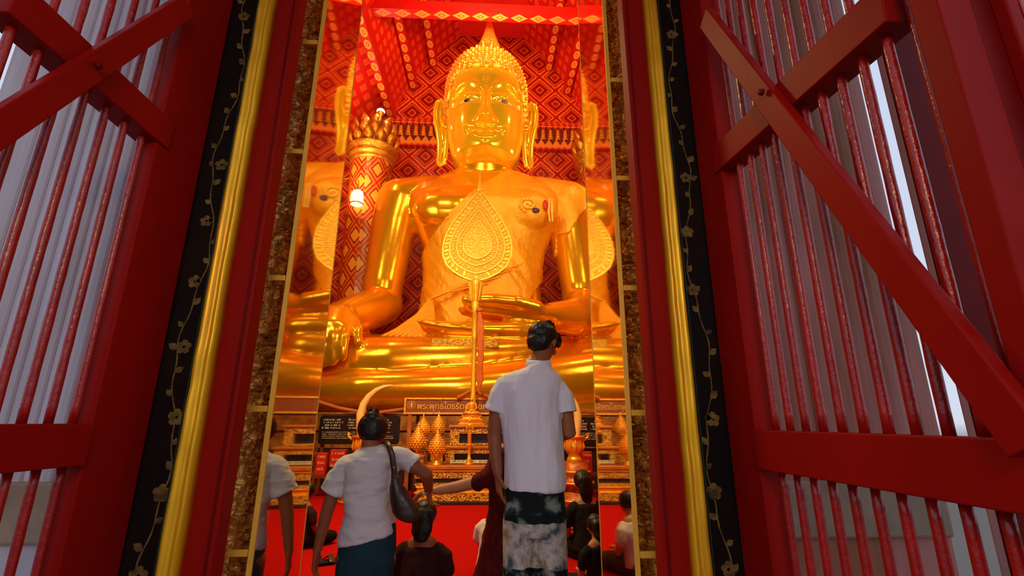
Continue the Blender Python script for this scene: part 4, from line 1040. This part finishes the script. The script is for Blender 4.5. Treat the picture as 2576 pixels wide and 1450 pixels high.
def garment(name, mb, m, par, voxel=.009, it=5, amp=.006, sc=(9, 9, 4), seed=0., drape=None):
    V, F, Nn = fuse(mb, voxel, it); V = wrinkle(V, Nn, amp, sc, seed)
    return obj(name, (V, F), m, par, smooth=True)
def ov(cx, cy, z, a, b, n=28, tilt=0.): return [(cx+a*math.cos(2*PI*j/n), cy+b*math.sin(2*PI*j/n), z+tilt*math.cos(2*PI*j/n)) for j in range(n)]

# --- man in white polo -----------------------------------------------------------
Y = 2.75
man = thing('person', (.26, Y, 0), 'tall man in white polo shirt and printed trousers, back turned, head bent', 'person')
mb = MB()
Hc = (.318, Y+.05, 1.700); fw = Vector((.52, .80, -.42))
Q = headshape(mb, Hc, fw, (.08, .1, 1), .105)
limb(mb, ((.285, Y+.0, 1.48), .062), ((.295, Y+.01, 1.56), .056), ((.31, Y+.035, 1.63), .055))
mb.rings([ov(.25, Y, z, a, b) for z, a, b in ((.90, .12, .09), (1.05, .11, .08), (1.2, .12, .08), (1.35, .14, .085), (1.44, .12, .07), (1.49, .07, .05))])
limb(mb, ((.105, Y, 1.435), .040), ((.052, Y+.01, 1.32), .042), ((.040, Y+.02, 1.17), .040), ((.048, Y-.01, 1.06), .034), ((.060, Y-.03, .985), .026))
hand(mb, (.060, Y-.03, .985), (.10, -.02, -1), (.9, .3, .1), (.2, -1, 0), .185, .5)
limb(mb, ((.395, Y, 1.42), .040), ((.445, Y+.005, 1.30), .037), ((.455, Y+.0, 1.19), .041), ((.43, Y+.13, 1.17), .036), ((.39, Y+.24, 1.20), .027))
hand(mb, (.39, Y+.24, 1.20), (-.5, .6, .3), (0, .3, 1), (.7, .4, 0), .185, .9)
for s_, x in ((-1, .18), (1, .34)):
    limb(mb, ((x-s_*.01, Y, .84), .065), ((x+s_*.01, Y+.0, .5), .055), ((x+s_*.01, Y-.01, .32), .05), ((x+s_*.01, Y, .09), .036))
    limb(mb, ((x+s_*.01, Y-.04, .045), .035), ((x+s_*.02, Y+.08, .04), .038), ((x+s_*.03, Y+.17, .03), .028))
V, F, _n = fuse(mb, .0065, 3); obj('body', (V, F), M_skin, man, smooth=True)
# hair
mb = MB(); up_ = Vector((.08, .1, 1)); fn = fw.normalized(); up_ = (up_-fn*up_.dot(fn)).normalized(); sd_ = fn.cross(up_)
def HQ(f_, s_, u_): return Vector(Hc)+(fn*f_+sd_*s_+up_*u_)*.105
def hblob(mb, o, a, b, h):
    mb.rings([[o+(fn*a*math.sin(ph)*math.cos(2*PI*j/18)+sd_*b*math.sin(ph)*math.sin(2*PI*j/18)-up_*h*math.cos(ph))*.105 for j in range(18)] for ph in [PI*(i+.15)/9.3 for i in range(10)]])
hblob(mb, HQ(-.10, 0, .34), .98, .86, .84); hblob(mb, HQ(-.42, 0, -.1), .56, .74, .70); hblob(mb, HQ(.42, 0, .72), .52, .62, .42)
for k in range(14):
    s0 = -.6+1.2*k/13; mb.tube([HQ(.55, s0, .80), HQ(.92, s0*1.02, .62), HQ(1.05+.05*math.sin(k*2.1), s0*1.05, .25-.1*abs(math.sin(k*1.7)))], [.016, .012, .002], 6)
for k in range(26):
    a = k*2.4; mb.tube([HQ(-.2+.5*math.cos(a)*.5, .5*math.sin(a), 1.0), HQ(-.2+.9*math.cos(a)*.6, .75*math.sin(a), 1.05+.1*math.sin(k))], [.012, .002], 5)
V, F, Nn = fuse(mb, .006, 2); V = wrinkle(V, Nn, .004, (60, 60, 20), 3)
obj('hair', (V, F), M_hair, man, smooth=True)
mb = MB()
mb.rings([ov(cx, Y, z, a, b, 30) for z, cx, a, b in ((.897, .262, .163, .135), (.96, .262, .165, .132), (1.08, .258, .163, .124), (1.2, .250, .166, .122), (1.32, .243, .176, .124), (1.41, .245, .187, .118), (1.46, .248, .190, .105), (1.50, .254, .172, .090), (1.53, .268, .115, .078), (1.56, .285, .068, .066))])
sleeve(mb, ((.15, Y, 1.455), .055), ((.095, Y, 1.44), .058), ((.068, Y+.0, 1.39), .056), ((.050, Y+.005, 1.335), .056), ((.040, Y+.005, 1.300), .062))
sleeve(mb, ((.40, Y, 1.43), .045), ((.405, Y, 1.36), .045), ((.40, Y, 1.27), .03)); sleeve(mb, ((.09, Y, 1.43), .045), ((.085, Y, 1.36), .045), ((.095, Y, 1.27), .03))
sleeve(mb, ((.35, Y, 1.445), .055), ((.405, Y, 1.425), .060), ((.430, Y-.005, 1.38), .062), ((.444, Y-.005, 1.33), .060), ((.448, Y-.005, 1.295), .061))
garment('polo_shirt', mb, M_polo, man, .0065, 4, .013, (8, 8, 2.6), 5.)
mb = MB(); rr = []
for z, a in ((1.545, .078), (1.585, .072), (1.597, .068), (1.585, .062), (1.55, .060)):
    rr.append([(.288+a*math.cos(2*PI*j/26)+.06*(z-1.545), Y+.012+a*.95*math.sin(2*PI*j/26), z-.016*math.sin(2*PI*j/26)*-1) for j in range(26)])
obj('collar', MB().rings(rr), M_polo, man, smooth=True)
mb = MB()
mb.rings([ov(.258, Y, z, a, b, 30) for z, a, b in ((.97, .148, .112), (.90, .159, .122), (.84, .163, .125), (.76, .165, .127), (.68, .163, .122))])
for s_, x in ((-1, .178), (1, .338)):
    mb.rings([ov(x+dx*s_, Y, z, a, b, 22) for z, dx, a, b in ((.80, 0, .082, .12), (.60, 0, .084, .105), (.48, .0, .086, .10), (.35, .005, .088, .10), (.22, .005, .08, .09), (.14, .005, .055, .06), (.11, .005, .048, .052))])
garment('printed_trousers', mb, M_print, man, .0085, 4, .010, (9, 9, 3), 9.)

# --- woman in white tee -----------------------------------------------------------
Y = 2.97
def A(x, y, d=0.): return at(x, y, Y+d)
wo = thing('person', (-.66, Y, 0), 'woman in loose white tee and dark jeans, hair in a bun, one hand held out', 'person')
mb = MB(); Hc = A(938, 1085, .05); fn = Vector((.15, .90, -.45)).normalized()
Q = headshape(mb, Hc, fn, (0, .2, 1), .092)
limb(mb, (A(928, 1140), .05), (A(930, 1115, .02), .048), (A(936, 1095, .04), .048))
c0 = A(925, 1240)
mb.rings([ov(c0.x+dx, Y, z, a, b) for z, dx, a, b in ((.50, .03, .13, .10), (.62, .02, .12, .095), (.75, 0, .11, .085), (.88, 0, .115, .085), (1.0, .01, .12, .08), (1.06, .015, .08, .06))])
limb(mb, (A(872, 1182), .036), (A(840, 1230), .040), (A(822, 1290, .01), .036), (A(808, 1345, .01), .030), (A(798, 1385, .01), .024))
hand(mb, A(798, 1385, .01), (-.08, .1, -1), (1, 0, 0), (0, 1, 0), .17, .45)
limb(mb, (A(1000, 1156), .038), (A(1043, 1174), .041), (A(1072, 1192, .03), .038), (A(1077, 1220, .12), .032), (A(1078, 1238, .19), .025))
hand(mb, A(1077, 1230, .19), (.15, .3, -1), (.9, .3, .2), (-.3, .9, .2), .165, 1.2)
for s_, x in ((-1, -.735), (1, -.575)):
    limb(mb, ((x, Y, .52), .085), ((x, Y+.02, .38), .06), ((x, Y, .08), .035)); limb(mb, ((x, Y-.03, .04), .032), ((x+.01, Y+.15, .03), .03))
V, F, _n = fuse(mb, .0065, 3); obj('body', (V, F), M_skin, wo, smooth=True)
up_ = Vector((0, .2, 1)); up_ = (up_-fn*up_.dot(fn)).normalized(); sd_ = fn.cross(up_)
def HW(f_, s_, u_): return Hc+(fn*f_+sd_*s_+up_*u_)*.092
def wblob(mb, o, a, b, h):
    mb.rings([[o+(fn*a*math.sin(ph)*math.cos(2*PI*j/18)+sd_*b*math.sin(ph)*math.sin(2*PI*j/18)-up_*h*math.cos(ph))*.092 for j in range(18)] for ph in [PI*(i+.15)/9.3 for i in range(10)]])
mb = MB(); wblob(mb, HW(-.12, 0, .16), 1.02, .98, .98); wblob(mb, HW(-.35, .05, -.25), .62, .74, .60); wblob(mb, HW(-.75, .05, .62), .40, .46, .40)
for k in range(8): a = k*.8; mb.tube([HW(-.75, .05, .8), HW(-.8+.3*math.cos(a), .05+.4*math.sin(a), 1.02), HW(-.8+.4*math.cos(a), .05+.5*math.sin(a), 1.18)], [.012, .008, .002], 5)
V, F, Nn = fuse(mb, .006, 2); V = wrinkle(V, Nn, .004, (50, 50, 40), 6); obj('hair', (V, F), M_hair, wo, smooth=True)
mb = MB()
def trow(yl, xl, xr, b, dz=0.):
    l, r = A(xl, yl), A(xr, yl); return [( (l.x+r.x)/2+(r.x-l.x)/2*math.cos(2*PI*j/30), Y+b*math.sin(2*PI*j/30), l.z+dz*math.cos(2*PI*j/30)) for j in range(30)]
mb.rings([trow(1357, 852, 992, .13, .035), trow(1335, 856, 992, .13, .03), trow(1300, 864, 990, .125, .02), trow(1260, 868, 984, .12, .01), trow(1220, 866, 980, .118, 0), trow(1185, 868, 990, .115, 0), trow(1160, 866, 1000, .11, 0), trow(1145, 874, 1004, .095, .008), trow(1132, 892, 992, .078, .01), trow(1122, 908, 972, .062, .01)])
sleeve(mb, (A(900, 1160), .055), (A(878, 1166), .060), (A(862, 1185), .060), (A(846, 1212), .062), (A(834, 1238), .068))
sleeve(mb, (A(975, 1150), .055), (A(995, 1150), .058), (A(1012, 1156), .056), (A(1028, 1165), .056), (A(1042, 1174), .060))
sleeve(mb, (A(878, 1175), .05), (A(876, 1215), .045), (A(880, 1250), .03)); sleeve(mb, (A(992, 1160), .045), (A(984, 1200), .04), (A(978, 1240), .03))
garment('tee_shirt', mb, M_tee, wo, .0065, 4, .017, (4, 6, 11), 15.)
mb = MB(); mb.rings([ov(-.655, Y, z, a, b, 28) for z, a, b in ((.70, .145, .115), (.62, .155, .12), (.52, .155, .125), (.44, .15, .12))])
for s_, x in ((-1, -.735), (1, -.575)): mb.rings([ov(x, Y, z, a, b, 20) for z, a, b in ((.52, .078, .105), (.36, .075, .085), (.2, .065, .07), (.09, .058, .062))])
garment('jeans', mb, M_denim, wo, .0085, 4, .006, (9, 9, 5), 19.)
# handbag
YB = 2.83
bag = thing('handbag', at(1015, 1310, YB), 'dark brown leather shoulder bag hanging at the side of the woman in white tee', 'handbag')
mb = MB(); rr = []
for y_, xl, xr, b in ((1192, 983, 1003, .02), (1215, 981, 1014, .035), (1245, 979, 1032, .045), (1272, 980, 1051, .05), (1292, 984, 1058, .05), (1307, 992, 1050, .04), (1314, 1004, 1035, .02)):
    l, r = at(xl, y_, YB), at(xr, y_, YB); rr.append([((l.x+r.x)/2+(r.x-l.x)/2*math.cos(2*PI*j/26), YB+.0+b*math.sin(2*PI*j/26), l.z-.010*math.cos(2*PI*j/26)) for j in range(26)])
mb.rings(rr); V, F, Nn = fuse(mb, .006, 3); V = wrinkle(V, Nn, .006, (14, 14, 8), 2); obj('bag_body', (V, F), M_leather, bag, smooth=True)
obj('strap', MB().tube([at(993, 1200, YB), at(990, 1175, YB), at(986, 1145, YB-.01), at(978, 1122, YB-.0), at(972, 1113, YB+.08), at(968, 1112, YB+.15)], [(.016, .006)]*6, 8, up=(0, 1, 0)), M_leather, bag, smooth=True)
obj('stud', MB().ball(at(991, 1177, YB-.012), .0055, 8, 6), M_chrome, bag, smooth=True)
obj('stud', MB().ball(at(1017, 1222, YB-.05), .005, 8, 6), M_chrome, bag, smooth=True)

# --- person in a dark red dress behind the man -------------------------------------
Y = 3.22
rd = thing('person', (.16, Y, 0), 'person in dark red dress behind the tall man, one bare arm stretched out', 'person')
mb = MB(); Hc = Vector((.21, Y+.02, 1.30)); fn = Vector((-.3, .9, -.2)).normalized()
headshape(mb, Hc, fn, (0, 0, 1), .092)
limb(mb, ((.20, Y, 1.08), .048), ((.205, Y+.01, 1.2), .045))
mb.rings([ov(.17, Y, z, a, b) for z, a, b in ((.5, .14, .1), (.7, .13, .1), (.9, .13, .09), (1.04, .14, .08), (1.1, .08, .06))])
a0, a1, a2, a3 = Vector((.06, Y, .98)), at(1215, 1208, Y-.02), at(1150, 1226, Y-.03), at(1098, 1234, Y-.05)
limb(mb, (a0, .045), (a1, .042), (a2, .036), (a3, .027))
hand(mb, a3, (-1, -.1, -.12), (0, .3, -1), (0, -1, .2), .17, .9)
for x in (.10, .24): limb(mb, ((x, Y, .52), .07), ((x, Y, .3), .05), ((x, Y, .07), .034)); limb(mb, ((x, Y-.02, .04), .03), ((x, Y+.14, .03), .03))
V, F, _n = fuse(mb, .0065, 3); obj('body', (V, F), M_skin2, rd, smooth=True)
mb = MB(); hh = [Hc+Vector((0, -.02, .02))]
mb.ball(Hc+Vector((0, -.015, .03)), (.086, .094, .098), 16, 10); mb.tube([Hc+Vector((0, -.04, 0)), Hc+Vector((.0, -.09, -.1)), Hc+Vector((0, -.10, -.26))], [(.07, .05), (.07, .035), (.05, .02)], 12)
V, F, _n = fuse(mb, .007, 2); obj('hair', (V, F), M_hair, rd, smooth=True)
mb = MB(); mb.rings([ov(cx, Y-.02, z, a, b, 30) for z, cx, a, b in ((.10, .14, .30, .22), (.36, .135, .215, .18), (.55, .15, .165, .14), (.70, .155, .14, .115), (.88, .16, .14, .11), (1.0, .165, .155, .105), (1.06, .17, .14, .09), (1.09, .18, .09, .07))])
limb(mb, ((.07, Y, 1.0), .062), (at(1232, 1190, Y-.02), .058), (at(1222, 1206, Y-.03), .062), (at(1208, 1212, Y-.03), .058))
garment('dress', mb, M_reddress, rd, .009, 4, .016, (12, 12, 3), 25.)

# --- worshippers seated on the carpet -------------------------------------------------
def seated(name_label, x, y, H, yaw, top, bottom, skin=M_skin, hairlen=.0, pony=False, head=True, lean=0., arms=True, wide=1.):
    """someone sitting on folded legs; yaw 0 looks at the altar"""
    fx, fy = math.sin(yaw), math.cos(yaw); k = H/.80
    t = thing('person', (x, y, 0), name_label, 'person')
    def T(s_, f_, z): return Vector((x+(s_*fy+f_*fx)*k, y+(-s_*fx+f_*fy)*k, z*k))
    mb = MB(); hc = T(0, .05+lean*.5, .69-lean*.1)
    headshape(mb, hc, Vector((fx, fy, -.35)), (0, 0, 1), .095*k)
    limb(mb, (T(0, 0+lean*.3, .50), .05*k), (T(0, .02+lean*.4, .60), .047*k))
    mb.tube([T(0, -.03, .10), T(0, -.03, .25), T(0, 0, .40), T(0, lean*.3, .50)], [(.15*k*wide, .11*k), (.125*k*wide, .09*k), (.15*k*wide, .09*k), (.12*k*wide, .07*k)], 18, up=(fx, fy, 0))
    for s_ in (-1, 1):
        limb(mb, (T(s_*.13*wide, lean*.3, .44), .036*k), (T(s_*.20*wide, .0, .33), .04*k), (T(s_*.17*wide, .08, .21), .036*k), (T(s_*.08, .22, .22), .026*k))
        hand(mb, T(s_*.08, .22, .22), (-s_*fy*.4+fx, s_*fx*.4+fy, -.1), (0, 0, -1), (-s_*fy, s_*fx, 0), .16*k, .4, .0085*k)
        limb(mb, (T(s_*.08, 0, .12), .08*k), (T(s_*.14, .20, .11), .075*k), (T(s_*.16, .36, .09), .062*k)); limb(mb, (T(s_*.15, .34, .06), .05*k), (T(s_*.12, .08, .05), .045*k), (T(s_*.09, -.14, .04), .03*k)); limb(mb, (T(s_*.08, -.14, .04), .03*k), (T(s_*.07, -.24, .04), .034*k), (T(s_*.06, -.30, .03), .024*k))
    V, F, _n = fuse(mb, .0085, 3); V[:, 2] = np.maximum(V[:, 2], .004); obj('body', (V, F), skin, t, smooth=True)
    mb = MB(); o = hc+Vector((-fx*.012, -fy*.012, .022*k)); mb.ball(o, (.092*k, .092*k, .098*k), 16, 10)
    if hairlen: mb.tube([o+Vector((-fx*.05, -fy*.05, 0)), o+Vector((-fx*.075, -fy*.075, -.12*k)), o+Vector((-fx*.09, -fy*.09, -hairlen*k))], [(.085*k, .05*k), (.08*k, .035*k), (.05*k, .02*k)], 12, up=(fx, fy, 0))
    if pony: mb.ball(o+Vector((-fx*.10, -fy*.10, -.03*k)), (.045*k, .04*k, .06*k), 12, 8)
    V, F, Nn = fuse(mb, .008, 2); V = wrinkle(V, Nn, .003, (50, 50, 20), 6); obj('hair', (V, F), M_hair, t, smooth=True)
    mb = MB(); mb.tube([T(0, -.03, .09), T(0, -.03, .16), T(0, -.03, .26), T(0, 0, .40), T(0, lean*.3, .475), T(0, lean*.35, .515)], [(.175*k*wide, .135*k), (.165*k*wide, .125*k), (.148*k*wide, .108*k), (.168*k*wide, .105*k), (.155*k*wide, .092*k), (.075*k, .06*k)], 22, up=(fx, fy, 0), dome=False)
    for s_ in (-1, 1): limb(mb, (T(s_*.12*wide, lean*.3, .455), .062*k), (T(s_*.175*wide, .0, .42), .06*k), (T(s_*.20*wide, .0, .33), .055*k))
    garment('top', mb, top, t, .009, 3, .008, (10, 10, 5), x*9)
    mb = MB(); mb.tube([T(0, -.03, .15), T(0, -.02, .08)], [(.165*k*wide, .13*k), (.17*k*wide, .14*k)], 20, up=(fx, fy, 0), dome=False)
    for s_ in (-1, 1): limb(mb, (T(s_*.08, 0, .12), .095*k), (T(s_*.14, .20, .115), .088*k), (T(s_*.16, .36, .095), .074*k)); limb(mb, (T(s_*.15, .34, .07), .062*k), (T(s_*.12, .08, .06), .058*k), (T(s_*.10, -.08, .055), .044*k))
    V, F, Nn = fuse(mb, .009, 3); V[:, 2] = np.maximum(V[:, 2], .002); obj('trousers', (V, F), bottom, t, smooth=True)
    return t
p = at(1066, 1300, 3.6)
ch = seated('person in dark maroon top with black hair, seated just beyond the handbag', p.x, 3.6, .715, .12, M_maroon, M_blackc, hairlen=.17, wide=1.0)
p = at(1252, 1290, 4.5); seated('person in white shirt seated on the carpet, half hidden by the red dress', p.x-.03, 4.5, .66, .5, M_pink, M_olive, M_skin2, lean=.1)
p = at(1470, 1220, 5.0); seated('person in black seated upright beside the foot of the right tusk vase', p.x, 5.0, .78, -.3, M_blackc, M_blackc, M_skin2, hairlen=.2)
p = at(1495, 1340, 3.95); seated('person in black seated lowest at the right edge of the doorway', p.x+.02, 3.95, .56, -.4, M_blackc, M_blackc, M_skin2, hairlen=.15)
p = at(775, 1240, 5.5); seated('person in dark red clothes seated at the far left beside the glass panel', p.x-.02, 5.5, .62, .6, M_maroon, M_blackc, M_skin)
t = thing('sandal', at(832, 1362, 4.9), 'black sandal lying on the red carpet left of the woman', 'sandal')
p = at(832, 1345, 4.9); z0 = .004
mb = MB().plate([(.05*math.cos(a)*(1+.1*math.sin(a)), .13*math.sin(a)) for a in [k*PI/10 for k in range(20)]], lambda u, v, w: (p.x+u*.8+v*.7, 4.9+v*.7-u*.7, z0+w), .025)
obj('sole', mb, M_blackc, t, bevel=.006)
obj('strap', MB().tube([(p.x-.06, 4.95, .025), (p.x+.01, 4.93, .07), (p.x+.05, 4.86, .025)], [(.03, .006)]*3, 8), M_leather, t, smooth=True)
